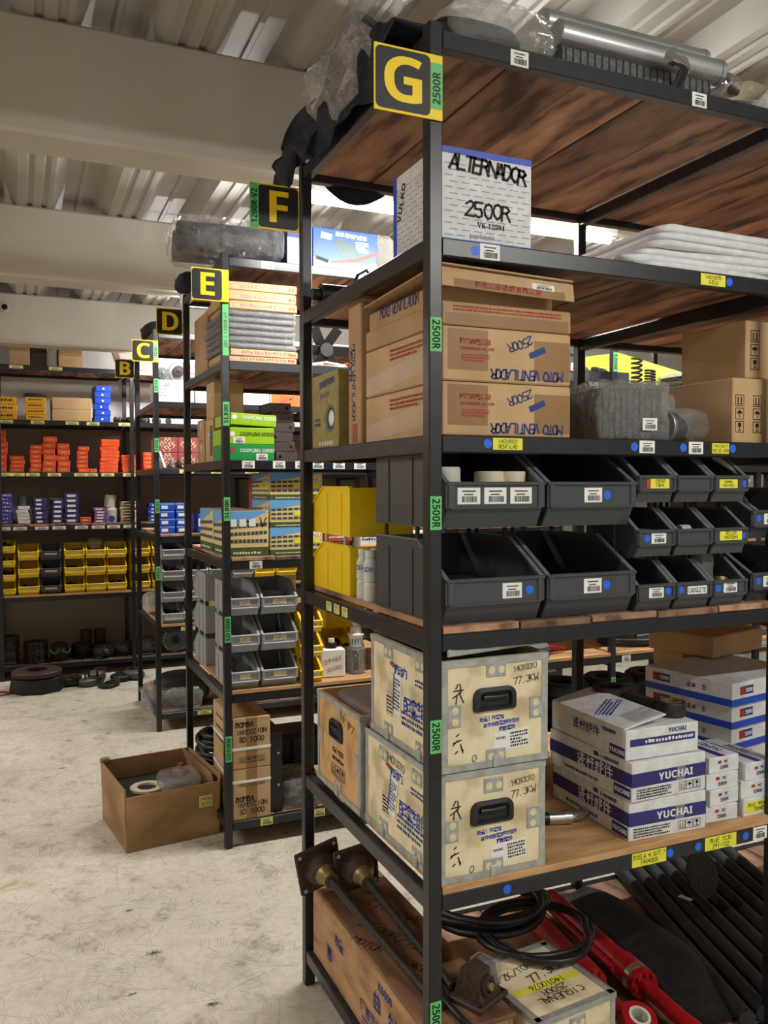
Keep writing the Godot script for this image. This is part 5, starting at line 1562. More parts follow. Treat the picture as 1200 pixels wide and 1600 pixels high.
# ---------- rack with the E sign
func rack_e() -> void:
	var Z := -1.924
	var R := rack("black steel rack with plank shelves carrying the E sign", Z, 4)
	var st := bx(R, "code_strip", Vector3(0.026, 0.215, 0.0008), Vector3(0.016, 2.2, 0.0005), M.green, Vector3.ZERO, 0.0002)
	txt(st, Transform3D.IDENTITY, "JBC / 1200R-V1", 0, 0, 0.0155, M.greyiron, 90, 0.98, false, 0.0006)
	strip(R, "SL800", 0.0, 1.85, 0.1, 0.0, 90)
	strip(R, "SL800", 0.0, 1.45, 0.1, 0.0, 90)
	strip(R, "SD1000", 0.0, 0.94, 0.11, 0.0, 90)
	strip(R, "SD1000", 0.0, 0.43, 0.11, 0.0, 90)
	strip(R, "1200R", 2.02, 2.18, 0.1)
	strip(R, "SD1000", 2.02, 0.5, 0.1)
	for a in [[0.2, 0], [0.11, 2], [0.245, 2], [0.345, 2], [0.42, 2], [0.52, 2], [0.62, 2], [0.14, 3], [0.18, 5], [0.42, 5], [2.12, 4], [2.36, 4], [2.47, 4], [2.62, 4], [1.9, 1], [0.6, 0], [3.1, 4]]:
		sticker(R, rail_face(a[0], a[1]), 0, 0, 0.055, 0.032, 0, M.paper if a[1] != 5 else M.notepale)
	var y: float = HG[0]
	var ro := thing("wrapped_roll", "black rolled sheet in clear film overhanging the E rack top", "roll", Vector3(0.04, y, Z - 0.16), -4.0)
	for k in 2:
		var sp := []
		for i in 40:
			var a := TAU * i / 15.0
			var r := 0.012 + 0.062 * i / 39.0
			sp.append(Vector3(0, 0.078 + sin(a) * r, cos(a) * r + k * 0.15 - 0.06))
		var g := []
		for q in 6:
			var row := []
			for p in sp:
				row.append(p + Vector3(-0.2 + q * 0.085, 0, 0))
			g.append(row)
		part(ro, "rolled_sheet", sheet(g, 0.006), M.rubber)
	part(ro, "film_wrap", crinkle(Vector3(0.47, 0.166, 0.31), 81, 0.012, 0.009, 0.06, 0.06), M.filmthin, Vector3(0.01, 0.0, 0.015))
	var gb := thing("grey_box", "grey and navy carton beside the blue picture box on the E rack", "box", Vector3(0.345, y, Z - 0.13))
	bx(gb, "carton", Vector3(0.1, 0.17, 0.2), Vector3(0, 0.085, 0), M.boxnavy)
	rects(gb, "print", fx(Vector3(0.1, 0.17, 0.2), "f"), [[-0.05, -0.085, 0.1, 0.12]], M.greyprint, 0.0006)
	var s := Vector3(0.305, 0.178, 0.2)
	var bb := thing("sprayer_box", "blue picture box with red stripe and pump print on the E rack", "box", Vector3(0.565, y, Z - 0.13))
	bx(bb, "carton", s, Vector3(0, s.y / 2, 0), M.boxblue)
	var f := fx(s, "f")
	shape2(bb, "pale_print", f, [Vector2(-0.15, -0.088), Vector2(0.15, -0.088), Vector2(0.15, -0.045), Vector2(-0.05, -0.06), Vector2(-0.15, -0.04)], M.sky, 0.0006)
	shape2(bb, "red_stripe", f, [Vector2(-0.07, -0.062), Vector2(0.06, -0.045), Vector2(0.15, -0.01), Vector2(0.15, 0.008), Vector2(0.05, -0.03), Vector2(-0.07, -0.054)], M.redcard, 0.0008)
	shape2(bb, "pump_print", f, [Vector2(-0.06, 0.03), Vector2(-0.02, 0.05), Vector2(0.04, 0.03), Vector2(0.06, 0.0), Vector2(0.03, -0.03), Vector2(-0.02, -0.028), Vector2(-0.04, 0.0)], M.glassprint, 0.0009)
	ink(bb, f, "数机电动力连机", 0.03, 0.066, 0.018, M.paper, -3, 0.15, 1.2, 0)
	tiny(bb, f, 0.08, 0.02, 0.06, 0.05, 5, M.paper)
	bx(bb, "battery_print", Vector3(0.06, 0.016, 0.0006), Vector3(-0.11, 0.04, 0.1006), M.ink, Vector3(0, 0, -14), 0.0001)
	sticker(bb, f, -0.09, 0.055, 0.05, 0.026, -8)
	for k in 3:
		var pb := thing("plastic_bag", "puffy pale plastic bag standing behind the blue picture box", "bag", Vector3(0.5 + k * 0.19, y, Z - 0.38 - (k % 2) * 0.05), 0.0, "pale bags on the E rack")
		part(pb, "bag", blob(Vector3(0.22, 0.26 + k * 0.02, 0.18), 84 + k, 0.22, 2.0, 0.7, 32, 20), M.bagwhite)
	y = HG[1]
	for k in 5:
		var fb := carton("flat_brown_box", "flat brown carton %s on the E rack" % ["lowest of the pile", "second in the pile", "third of the pile, under two cartons", "fourth of the pile", "topmost of the pile"][k], Vector3(0.3, [0.026, 0.03, 0.036, 0.042, 0.036][k], 0.4), Vector3(0.187 + [0, 0.003, 0.006, -0.002, 0.006][k], y + [0, 0.027, 0.225, 0.262, 0.305][k], Z - 0.235), [0, 1, -1, 0.5, -1.5][k], M.card, "flat brown cartons")
		tiny(fb, fx(Vector3(0.3, 0.03, 0.4), "f"), 0.02, 0.002, 0.24, 0.018, 1, M.pinkred)
		rects(fb, "tape", fx(Vector3(0.3, 0.03, 0.4), "f"), [[-0.13, -0.008, 0.24, 0.014]], M.cleartape, 0.001)
	for k in 6:
		var pk := thing("film_packet", "flat grey packet in shiny film between the flat brown cartons", "packet", Vector3(0.18 + rng.randf_range(-0.008, 0.008), y + 0.058 + k * 0.0275, Z - 0.235), rng.randf_range(-2, 2), "film packets on the E rack")
		part(pk, "packet", crinkle(Vector3(0.3, 0.024, 0.39), 90 + k, 0.003, 0.02, 0.008, 0.06), M.greyiron)
		part(pk, "film", crinkle(Vector3(0.31, 0.0272, 0.402), 100 + k, 0.003, 0.008, 0.009, 0.03), M.filmgrey)
	carton("brown_box", "upright brown carton at the aisle end behind the flat carton pile", Vector3(0.26, 0.3, 0.3), Vector3(0.17, y, Z - 0.63), 0.0, M.card2)
	var wp := thing("wiper_packet", "white packets with red tip lying on the E rack second shelf", "packet", Vector3(0.5, y, Z - 0.12), 12.0)
	for k in 3:
		bx(wp, "packet", Vector3(0.2, 0.009, 0.09), Vector3(k * 0.02, 0.0045 + k * 0.009, 0.0), M.paper, Vector3(0, k * 9, 0))
	bx(wp, "red_tip", Vector3(0.06, 0.006, 0.05), Vector3(0.12, 0.03, 0.03), M.orange, Vector3(0, 20, 0))
	var fan := thing("plastic_fan", "black plastic cooling fan standing on the E rack second shelf", "fan", Vector3(0.57, y, Z - 0.34))
	part(fan, "hub", cyl(0.035, 0.05, 20), M.cable, Vector3(0, 0.12, 0), Vector3(90, 0, 0))
	for k in 6:
		var a := TAU * k / 6
		bx(fan, "blade", Vector3(0.1, 0.05, 0.006), Vector3(cos(a) * 0.075, 0.12 + sin(a) * 0.075, 0.02), M.cable, Vector3(25, 0, rad_to_deg(a)), 0.002)
	bx(fan, "stand", Vector3(0.16, 0.02, 0.1), Vector3(0, 0.01, 0), M.cable)
	note(fan, Transform3D(Basis.IDENTITY, Vector3(0.02, 0.012, 0.0502)), 0, 0, 0.09, 0.018, ["FAN"])
	# third shelf
	y = HG[2]
	for k in 3:
		var gs := Vector3(0.2, [0.068, 0.07, 0.05][k], 0.3)
		var t := thing("coupling_box", ["dark green COUPLING SERIES carton at the bottom of its stack", "lime green COUPLING SERIES carton in the middle of its stack", "lime green COUPLING SERIES carton tilted on top of its stack"][k], "box", Vector3(0.132 + (0.008 if k == 2 else 0.0), y + [0, 0.069, 0.148][k], Z - 0.18), 0.0, "coupling cartons")
		if k == 2:
			t.rotation_degrees.z = -2.5
		bx(t, "carton", gs, Vector3(0, gs.y / 2, 0), M.leaf if k == 0 else M.lime, Vector3.ZERO, 0.002)
		var g := fx(gs, "f")
		txt(t, g, "COUPLING SERIES", 0.025, 0.008, 0.0155, M.paper if k != 1 else M.olivegreen, 0, 0.82)
		shape2(t, "emblem", g, disc(0.011, 14), M.paper if k else M.pinkred, 0.0007, -0.083, 0.008)
		if k < 2:
			sticker(t, g, 0.045 if k == 0 else -0.055, -0.019, 0.05, 0.028)
	for k in 6:
		var t := thing("steel_block", "dark brown steel block with bolt hole in the pile by the green cartons", "block", Vector3(0.3 + [0.02, 0.015, 0.0, 0.01, 0.005, -0.01][k], y + k * 0.0435, Z - 0.22), [1, -2, 2, 0, -1, 3][k], "steel blocks on the E rack")
		bx(t, "block", Vector3(0.1, 0.043, 0.16), Vector3(0, 0.0215, 0), M.darkblock, Vector3.ZERO, 0.002)
		shape2(t, "bolt_hole", fx(Vector3(0.1, 0.043, 0.16), "f"), disc(0.007, 14), M.lens, 0.0005, [-0.03, 0.03, -0.035, 0.03, 0.032, 0.03][k])
	for k in 4:
		var cs: Vector3 = [Vector3(0.14, 0.2, 0.16), Vector3(0.14, 0.17, 0.16), Vector3(0.15, 0.11, 0.16), Vector3(0.16, 0.1, 0.16)][k]
		var t := carton("brown_box", ["brown carton with green print at the aisle end of the E rack", "tall brown carton stacked on the green printed carton", "dark brown carton at the rear of the E rack third shelf", "brown carton topping the dark one at the rear of the E rack"][k], cs, [Vector3(0.105, y, Z - 0.43), Vector3(0.11, y + 0.2005, Z - 0.43), Vector3(0.11, y, Z - 0.62), Vector3(0.115, y + 0.1105, Z - 0.62)][k], 0.0, [M.card, M.card, M.card2, M.card2][k])
		sticker(t, fx(cs, "l"), 0.0, 0.02, 0.03, 0.03)
		if k == 0:
			rects(t, "green_print", fx(cs, "l"), [[0.02, -0.07, 0.055, 0.14]], M.olivegreen, 0.0006)
	# fourth shelf: boxes printed with a building
	y = HG[3]
	building_box("carton printed with an office building and a tick mark at the post", Vector3(0.118, y, Z - 0.18), Vector3(0.172, 0.195, 0.3), "fl", "marks")
	building_box("carton printed with an office building at the rear aisle end of the E rack", Vector3(0.118, y, Z - 0.49), Vector3(0.172, 0.195, 0.29), "fl", "plain")
	for k in 3:
		building_box("carton printed with an office building and yellow note, %s of three" % ["bottom", "middle", "top"][k], Vector3(0.335, y + k * 0.1205, Z - 0.19), Vector3(0.24, 0.12, 0.3), "fl", "note").set_meta("group", "office building cartons")
	for k in 2:
		var t := carton("red_box", ["brick red carton behind the office building cartons, lower", "brick red carton behind the office building cartons, upper"][k], Vector3(0.11, 0.178, 0.2), Vector3(0.31, y + k * 0.179, Z - 0.46), 0.0, M.redcard)
		tiny(t, fx(Vector3(0.11, 0.178, 0.2), "f"), -0.02, 0.03, 0.05, 0.012, 1, M.cream)
	for k in 5:
		var t := carton("red_brown_box", "dark red carton in the pile behind the yellow bins", Vector3(0.14, 0.045, 0.2), Vector3(0.54 + (k % 2) * 0.01, y + k * 0.0455, Z - 0.2), rng.randf_range(-4, 4), M.redcard if k % 2 else M.darkblock, "dark red cartons")
		tiny(t, fx(Vector3(0.14, 0.045, 0.2), "f"), 0, 0, 0.1, 0.014, 1, M.cream)
	for k in 4:
		var t := carton("spare_part_box", "small white carton in the row seen between the yellow bins", Vector3(0.1, 0.09, 0.18), Vector3(0.69 + k * 0.11, y, Z - 0.14), 0.0, M.whitecard, "white cartons in a row on the E rack")
		tiny(t, fx(Vector3(0.1, 0.09, 0.18), "f"), 0, 0.02, 0.08, 0.03, 2, [M.ink, M.redink][k % 2])
		rects(t, "stripe", fx(Vector3(0.1, 0.09, 0.18), "f"), [[-0.05, -0.045, 0.1, 0.03]], [M.boxyellow, M.orange, M.boxblue, M.orange][k], 0.0006)
	# fifth shelf: bins
	y = HG[4]
	for c in 2:
		for r in 3:
			var w: float = [0.132, 0.164][c]
			var t := bin("grey_bin", "light grey stacking bin on the E rack, %s column, %s row" % [["post side", "inner"][c], ["bottom", "middle", "top"][r]], Vector3([0.092, 0.246][c], y + r * 0.158, Z - 0.16), 0.0, w, 0.132, 0.3, M.bingrey, "light grey bins", 0.026 if r < 2 else 0.0, M.pin)
			if c == 0:
				part(t, "plastic_bag", blob(Vector3(0.1, 0.09, 0.2), 110 + r, 0.3, 2.4, 0.7, 30, 18), M.film, Vector3(0, 0.008, 0.0))
			if c == 1 and r == 2:
				for k in 7:
					part(t, "film_parcel", blob(Vector3(0.045, 0.04, 0.045), 120 + k, 0.4, 2.5, 0.8, 16, 10), M.film, Vector3(-0.05 + (k % 4) * 0.033, 0.055, 0.02 + (k / 4) * 0.05))
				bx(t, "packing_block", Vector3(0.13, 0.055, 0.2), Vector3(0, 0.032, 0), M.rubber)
			note(t, bin_face(w, 0.132, 0.3), 0, 0.002, 0.06 if c else 0.045, 0.022, [["", "SELLO"], ["", ""]][c].slice(0, 1) if r == 0 else ["KIT", "CASQ 0.5"], M.cream)
	for r in 3:
		bin("grey_bin", "light grey stacking bin facing the rear of the E rack, %s" % ["bottom", "middle", "top"][r], Vector3(0.1, y + r * 0.158, Z - 0.68), 180.0, 0.14, 0.132, 0.28, M.bingrey, "light grey rear bins", 0.026 if r < 2 else 0.0, M.pin)
	for r in 3:
		var t := bin("yellow_bin", "small yellow bin beside the light grey bins, %s of three" % ["bottom", "middle", "top"][r], Vector3(0.393, y + r * 0.112, Z - 0.1), 0.0, 0.105, 0.09, 0.18, M.binyellow, "small yellow bins on the E rack", 0.022 if r < 2 else 0.0, M.pin)
		note(t, bin_face(0.105, 0.09, 0.18), 0.01, 0, 0.05, 0.016, ["PIN"], M.paper)
		if r == 0:
			lumps(t, "bushing", 5, 0.1, 0.16, 0.03, 0.022, M.iron, 7)
		else:
			part(t, "parcel", blob(Vector3(0.07, 0.07, 0.1), 130 + r, 0.2, 2.4), M.filmgrey if r == 1 else M.cratebrown, Vector3(0, 0.01, 0.02))
	var can := thing("white_canister", "white square canister with black cap hand marked in red", "canister", Vector3(0.516, y, Z - 0.1), -6.0)
	bx(can, "body", Vector3(0.115, 0.13, 0.07), Vector3(0, 0.065, 0), M.white, Vector3.ZERO, 0.006)
	part(can, "cap", cyl(0.026, 0.026, 12), M.cable, Vector3(0.0, 0.13, 0))
	part(can, "spout", cyl(0.015, 0.018, 14), M.paper, Vector3(0, 0.156, 0))
	ink(can, fx(Vector3(0.115, 0.13, 0.07), "f"), "EMPAQUE", 0, 0.015, 0.017, M.redink, 14, 0.1, 0.72)
	ink(can, fx(Vector3(0.115, 0.13, 0.07), "f"), "SD1000", 0.005, -0.025, 0.017, M.redink, 14, 0.1, 0.72)
	var jar := thing("filter_jar", "clear jar with white pump filter on top hand marked SD1000", "jar", Vector3(0.645, y, Z - 0.12))
	part(jar, "jar", lathe([Vector2(0, 0), Vector2(0.042, 0), Vector2(0.045, 0.004), Vector2(0.045, 0.11), Vector2(0.04, 0.125), Vector2(0.0, 0.126)], 24), M.filmgrey)
	part(jar, "filter_core", cyl(0.034, 0.11, 20), M.greyiron, Vector3(0, 0.006, 0))
	part(jar, "strainer", lathe([Vector2(0, 0), Vector2(0.03, 0), Vector2(0.034, 0.05), Vector2(0.04, 0.052), Vector2(0.04, 0.058), Vector2(0.028, 0.062), Vector2(0.024, 0.09), Vector2(0.016, 0.094), Vector2(0.014, 0.12), Vector2(0, 0.121)], 24), M.white, Vector3(0, 0.125, 0))
	for k in 14:
		var a := TAU * k / 14
		bx(jar, "strainer_slot", Vector3(0.004, 0.03, 0.002), Vector3(sin(a) * 0.0328, 0.15, cos(a) * 0.0328), M.greyiron, Vector3(-5, rad_to_deg(a), 0), 0.0005)
	ink(jar, Transform3D(Basis(Vector3.UP, -0.4), Vector3(-0.018, 0.065, 0.0425)), "SD1000", 0, 0, 0.02, M.ink, -85, 0.13, 0.75)
	for k in 2:
		var t := bin("yellow_bin", "large yellow bin standing deep on the E rack beside the jar, %s" % ["lower", "upper"][k], Vector3(0.68, y + k * 0.17, Z - 0.5), 0.0, 0.2, 0.14, 0.3, M.binyellow, "deep yellow bins", 0.03 if k == 0 else 0.0, M.pin)
		lumps(t, "fitting", 4, 0.16, 0.2, 0.05, 0.03, M.iron, 17 + k)
	# bottom shelf
	y = HG[5]
	for k in 2:
		var cs := Vector3(0.166, 0.22, 0.38)
		var t := carton("pump_box", "brown strapped carton marked BOMBA INYECCION SD1000, %s" % ["on the bottom shelf", "stacked on its twin"][k], cs, Vector3(0.118, y + k * 0.222, Z - 0.2), 0.0, M.card, "injection pump cartons")
		bx(t, "strap", Vector3(0.169, 0.012, 0.383), Vector3(0, 0.085 if k else 0.165, 0), M.white, Vector3.ZERO, 0.001)
		rects(t, "tape", fx(cs, "f"), [[-0.024, -0.11, 0.048, 0.22]], M.tape, 0.0006)
		var g := fx(cs, "f")
		ink(t, g, "BOMBA", -0.03, 0.08 if k else -0.02, 0.021, M.ink, 1, 0.2, 0.75)
		ink(t, g, "INYECCION", 0.0, 0.048 if k else -0.045, 0.019, M.ink, 2, 0.18, 0.78)
		ink(t, g, "SD 1000", 0.0, 0.015 if k else -0.075, 0.021, M.ink, 0, 0.17, 0.75)
		icons(t, g, -0.055, -0.085 if k else 0.035, 0.026, 4, M.ink)
		for q in 3:
			tiny(t, fx(cs, "l"), 0, 0.06 - q * 0.05, 0.25, 0.02, 1, M.iron)
	var cb := thing("control_box", "tall black control box beside the strapped pump cartons", "box", Vector3(0.235, y, Z - 0.14))
	bx(cb, "case", Vector3(0.06, 0.36, 0.2), Vector3(0, 0.18, 0), M.signblack, Vector3.ZERO, 0.004)
	for k in 2:
		part(cb, "screw", cyl(0.005, 0.002, 10), M.pin, Vector3(0.01, 0.12 + k * 0.14, 0.1), Vector3(90, 0, 0))
	var fp := thing("film_parcel", "shiny film wrapped parcel on the E rack bottom shelf", "package", Vector3(0.375, y, Z - 0.17))
	part(fp, "parcel", blob(Vector3(0.17, 0.1, 0.22), 141, 0.12, 3.0, 0.5), M.rubber)
	part(fp, "film", crinkle(Vector3(0.19, 0.118, 0.24), 142, 0.014, 0.007, 0.03, 0.04), M.film)
	var blk := thing("engine_part", "black angular engine part behind the film wrapped parcel", "casting", Vector3(0.45, y, Z - 0.46))
	bx(blk, "body", Vector3(0.28, 0.24, 0.22), Vector3(0, 0.12, 0), M.rubber, Vector3.ZERO, 0.02)
	for k in 4:
		bx(blk, "rib", Vector3(0.02, 0.2, 0.02), Vector3(-0.1 + k * 0.065, 0.12, 0.115), M.rubber, Vector3.ZERO, 0.004)
	for k in 2:
		var cc := thing("hose_coil", ["coil of thick black hose resting behind the pump cartons at the aisle", "coil of thick black hose heaped deep on the E rack bottom shelf"][k], "hose", Vector3([0.14, 0.6][k], y if k else y, [Z - 0.66, Z - 0.45][k]))
		if k == 1:
			cc.position = Vector3(0.84, y, Z - 0.35)
			coil(cc, "hose", Vector3(0, 0, 0), 0.2, 0.014, 9, M.cable, 22, 1.0, 1.9)
		else:
			coil(cc, "hose", Vector3(0.03, 0, -0.02), 0.14, 0.015, 9, M.cable, 21, 1.0, 1.5)
			part(cc, "hose_fitting", tube([Vector3(-0.06, 0.24, 0.1), Vector3(-0.02, 0.27, 0.13), Vector3(0.02, 0.27, 0.14)], 0.014, 10), M.chrome)
	# deep bays seen through the G rack
	y = HG[1]
	var mot := thing("electric_motor", "grey cylindrical electric motor by the 1200R code strip", "motor", Vector3(1.87, y, Z - 0.2))
	part(mot, "body", cyl(0.06, 0.3, 22), M.greyiron, Vector3(0, 0, 0))
	for k in 3:
		part(mot, "band", cyl(0.062, 0.014, 22), M.iron, Vector3(0, 0.06 + k * 0.085, 0))
	sticker(mot, Transform3D(Basis.IDENTITY, Vector3(0.015, 0.09, 0.0605)), 0, 0, 0.05, 0.04)
	var yc := thing("yellow_cover", "yellow wedge shaped machine cover on the E rack second shelf", "cover", Vector3(2.38, y, Z - 0.38), 86.0)
	var sg := new_st()
	aprism(sg, [Vector2(-0.32, 0.05), Vector2(-0.32, 0.17), Vector2(-0.12, 0.2), Vector2(0.4, 0.09), Vector2(0.4, 0.075), Vector2(-0.1, 0.0)], -0.15, 0.15)
	part(yc, "cover", sg.commit(), M.note)
	bx(yc, "ridge", Vector3(0.29, 0.012, 0.02), Vector3(0, 0.197, -0.13), M.note)
	for k in 2:
		var sp := thing("coil_spring", "stubby dark coil spring standing before the yellow cover", "spring", Vector3.ZERO, 0.0, "coil springs")
		sp.position = Vector3(2.24 + k * 0.09, y, Z - 0.08)
		var pth := []
		for i in 60:
			pth.append(Vector3(cos(i * 0.6) * 0.026, 0.006 + i * (0.0024 if k == 0 else 0.0014), sin(i * 0.6) * 0.026))
		part(sp, "spring", tube(pth, 0.006, 6), M.iron)
	var tray := thing("black_tray", "black tray of parts before the yellow machine cover", "tray", Vector3(2.02, y, Z - 0.13))
	bx(tray, "tray", Vector3(0.26, 0.06, 0.2), Vector3(0, 0.03, 0), M.rubber)
	lumps(tray, "part_piece", 6, 0.24, 0.18, 0.062, 0.03, M.iron, 91)
	for k in 4:
		var t := thing("dark_packet", "dark flat packet in the small pile past the coil springs", "packet", Vector3(2.62 + k * 0.004, y + k * 0.022, Z - 0.14), [0, 8, -6, 4][k], "dark packets")
		bx(t, "packet", Vector3(0.22, 0.021, 0.16), Vector3(0, 0.0105, 0), [M.rubber, M.greyiron, M.rubber, M.paper][k])
	y = HG[4]
	var tl := thing("red_pliers", "grey tool with red handles on the E rack fifth shelf", "tool", Vector3(1.68, y, Z - 0.12), 20.0)
	bx(tl, "body", Vector3(0.22, 0.07, 0.1), Vector3(-0.1, 0.035, 0), M.greyiron, Vector3.ZERO, 0.02)
	for k in 2:
		part(tl, "red_handle", tube([Vector3(0.0, 0.04, k * 0.03), Vector3(0.06, 0.035, k * 0.035), Vector3(0.12, 0.02, k * 0.045)], 0.012, 10), M.redpaint)
	var hz := thing("hydraulic_hose", "black hydraulic hose with steel ends curled on the E rack fifth shelf", "hose", Vector3(2.4, y, Z - 0.2))
	coil(hz, "hose", Vector3(0, 0, 0), 0.16, 0.015, 3, M.cable, 31, 1.6, 0.6)
	part(hz, "ferrule", tube([Vector3(-0.14, 0.06, 0.1), Vector3(-0.06, 0.065, 0.11)], 0.019, 12), M.chrome)
	part(hz, "hose_end", tube([Vector3(-0.06, 0.065, 0.11), Vector3(0.14, 0.06, 0.12), Vector3(0.26, 0.055, 0.08)], 0.016, 10), M.cable)
	carton("brown_box", "small brown carton behind the curled hydraulic hose", Vector3(0.16, 0.12, 0.14), Vector3(2.36, y, Z - 0.5), 8.0, M.card)
	for k in 9:
		var t := thing("brass_fitting", "small brass and steel fitting in the heap far along the E rack", "fitting", Vector3(2.98 + (k % 5) * 0.1, y, Z - 0.1 - (k / 5) * 0.12), k * 40.0, "heap of brass fittings")
		part(t, "nut", cyl(0.04, 0.04, 6), M.brass if k % 2 else M.greyiron)
		part(t, "stem", cyl(0.026, 0.09, 14), M.brass, Vector3(0, 0.04, 0))
	y = HG[5]
	for k in 4:
		for q in 5:
			var t := thing("rubber_ring", "thick black rubber ring in the stacks on the E rack bottom shelf", "ring", Vector3(1.62 + k * 0.3, y + q * 0.075, Z - 0.28), 0.0, "stacks of rubber rings")
			part(t, "ring", lathe([Vector2(0.07, 0.004), Vector2(0.12, 0.0), Vector2(0.14, 0.015), Vector2(0.145, 0.0375), Vector2(0.14, 0.06), Vector2(0.12, 0.0745), Vector2(0.07, 0.07), Vector2(0.07, 0.004)], 22), M.rubber)
	carton("white_carton", "big white carton standing on the E rack bottom shelf past the rubber rings", Vector3(0.5, 0.46, 0.4), Vector3(3.15, y, Z - 0.3), 0.0, M.whitecard)

# ---------- rack with the C sign
func rack_c() -> void:
	var Z := -3.802
	var R := rack("black steel rack with plank shelves carrying the C sign", Z, 3)
	for y in [2.17, 1.8, 1.42, 1.0]:
		strip(R, "SD30", 0.0, y, 0.085, 0.0, -90 if y < 1.5 else 90)
	for a in [[0.2, 2], [0.4, 2], [0.62, 2], [0.2, 4], [0.3, 5]]:
		sticker(R, rail_face(a[0], a[1]), 0, 0, 0.09, 0.024, 0, M.notepale)
	var y: float = HG[0]
	var bc := thing("fabric_cover", "black fabric bundle heaped on the C rack top", "cover", Vector3(0.14, y, Z - 0.4))
	part(bc, "bundle", blob(Vector3(0.34, 0.13, 0.5), 151, 0.2, 2.0, 0.7), M.cloth)
	var bd := thing("fabric_cover", "black fabric bundle heaped on the rear end of the E rack top", "cover", Vector3(0.03, y, -2.65))
	part(bd, "bundle", blob(Vector3(0.2, 0.09, 0.26), 152, 0.25, 2.0, 0.5), M.cloth)
	y = HG[1]
	for k in 5:
		var s := Vector3(0.225, 0.14, 0.3)
		var x: float = [0.145, 0.38, 0.64, 0.875, 1.11][k]
		var t := carton("printed_white_box", ["white printed carton under the alternator castings", "white printed carton second along the C rack", "white printed carton third along the C rack", "orange fronted carton on the C rack second shelf", "white printed carton fifth along the C rack"][k], s, Vector3(x, y, Z - 0.19), 0.0, M.whitecard)
		var f := fx(s, "f")
		if k == 3:
			rects(t, "orange_print", f, [[-0.11, -0.07, 0.22, 0.14]], M.orange, 0.0006)
			icons(t, f, -0.05, -0.05, 0.045, 2, M.ink)
		else:
			rects(t, "label_patch", f, [[-0.03, -0.045, 0.1, 0.06]], M.cream, 0.0006)
			tiny(t, f, -0.08, 0.0, 0.05, 0.08, 4, M.greyprint)
			icons(t, f, -0.07, 0.03, 0.03, 1, M.ink)
	for k in 2:
		var t := thing("alternator", ["silver alternator casting with belt pulley above the white printed carton", "small grey casting beside the pulley alternator"][k], "alternator", Vector3(0.17 - k * 0.1, y + 0.14, Z - 0.15))
		part(t, "body", cyl(0.062 - k * 0.02, 0.09, 22), M.alu, Vector3(0, 0.063 - k * 0.02, -0.04), Vector3(90, 0, 0))
		part(t, "pulley", lathe([Vector2(0, 0), Vector2(0.036, 0), Vector2(0.026, 0.012), Vector2(0.036, 0.024), Vector2(0.012, 0.026), Vector2(0, 0.03)], 22), M.iron if k == 0 else M.greyiron, Vector3(0, 0.063 - k * 0.02, 0.05), Vector3(90, 0, 0))
		bx(t, "lug", Vector3(0.03, 0.02, 0.03), Vector3(0.05, 0.02, 0), M.alu, Vector3.ZERO, 0.005)
		part(t, "bracket", cyl(0.015, 0.03, 12), M.alu, Vector3(-0.055 + k * 0.02, 0.03, 0.0), Vector3(90, 0, 0))
	var film := thing("film_parcel", "crumpled film parcel on the rear carton of the C rack", "package", Vector3(0.36, y + 0.14, Z - 0.2))
	part(film, "parcel", blob(Vector3(0.2, 0.1, 0.2), 153, 0.3, 2.6, 0.7), M.filmgrey)
	y = HG[2]
	for k in 6:
		var s := Vector3(0.13, 0.1, 0.25)
		var t := carton("herringbone_box", "carton with red and white herringbone print on the C rack", s, Vector3(0.1 + (k % 3) * 0.132, y + (k / 3) * 0.101, Z - 0.24), 0.0, M.pinkred, "herringbone cartons")
		for sd in ["f", "l"]:
			var w := s.x if sd == "f" else s.z
			for d in 2:
				var a := []
				for i in 5:
					for j in 2:
						a.append([-w * 0.4 + i * w * 0.17 + j * 0.008, -0.035 + j * 0.045 + (i % 2) * 0.012, 0.005, 0.034])
				var o := rects(t, "herringbone_print", fx(s, sd), a, M.cream, 0.0006 + d * 0.0002, 38 if d else -38)
				o.scale = Vector3(0.8, 0.8, 1)
	for k in 6:
		var t := thing("injector", "dark injector lying before the herringbone cartons", "injector", Vector3(0.12 + k * 0.055, y, Z - 0.055), 8.0 * (k % 3), "injectors on the C rack")
		part(t, "body", tube([Vector3(0, 0.016, 0.02), Vector3(0, 0.016, -0.03), Vector3(0.005, 0.05, -0.05)], 0.014, 10), M.iron if k % 3 else M.greyiron)
		part(t, "tip", tube([Vector3(0, 0.016, 0.02), Vector3(0, 0.016, 0.035)], 0.006, 8), M.pin)
	var can := thing("steel_tube", "short bright steel tube leaning on the herringbone cartons", "tube", Vector3(0.015 + 0.03, y, Z - 0.07))
	part(can, "tube", tube([Vector3(0.02, 0.0, 0.04), Vector3(-0.005, 0.1, 0.0)], 0.016, 14), M.alu)
	y = HG[3]
	for k in 8:
		var c := k % 2
		var r := k / 2
		var t := carton("blue_box", "small glossy blue carton with white label on the C rack", Vector3(0.098, 0.048, 0.2), Vector3(0.085 + c * 0.101, y + r * 0.0485, Z - 0.15), rng.randf_range(-3, 3), M.boxblue, "blue cartons on the C rack")
		rects(t, "white_label", fx(Vector3(0.098, 0.048, 0.2), "f"), [[-0.035, -0.012, 0.04, 0.02]], M.paper, 0.0006)
		rects(t, "pale_band", fx(Vector3(0.098, 0.048, 0.2), "f"), [[-0.049, 0.014, 0.098, 0.006]], M.sky, 0.0006)
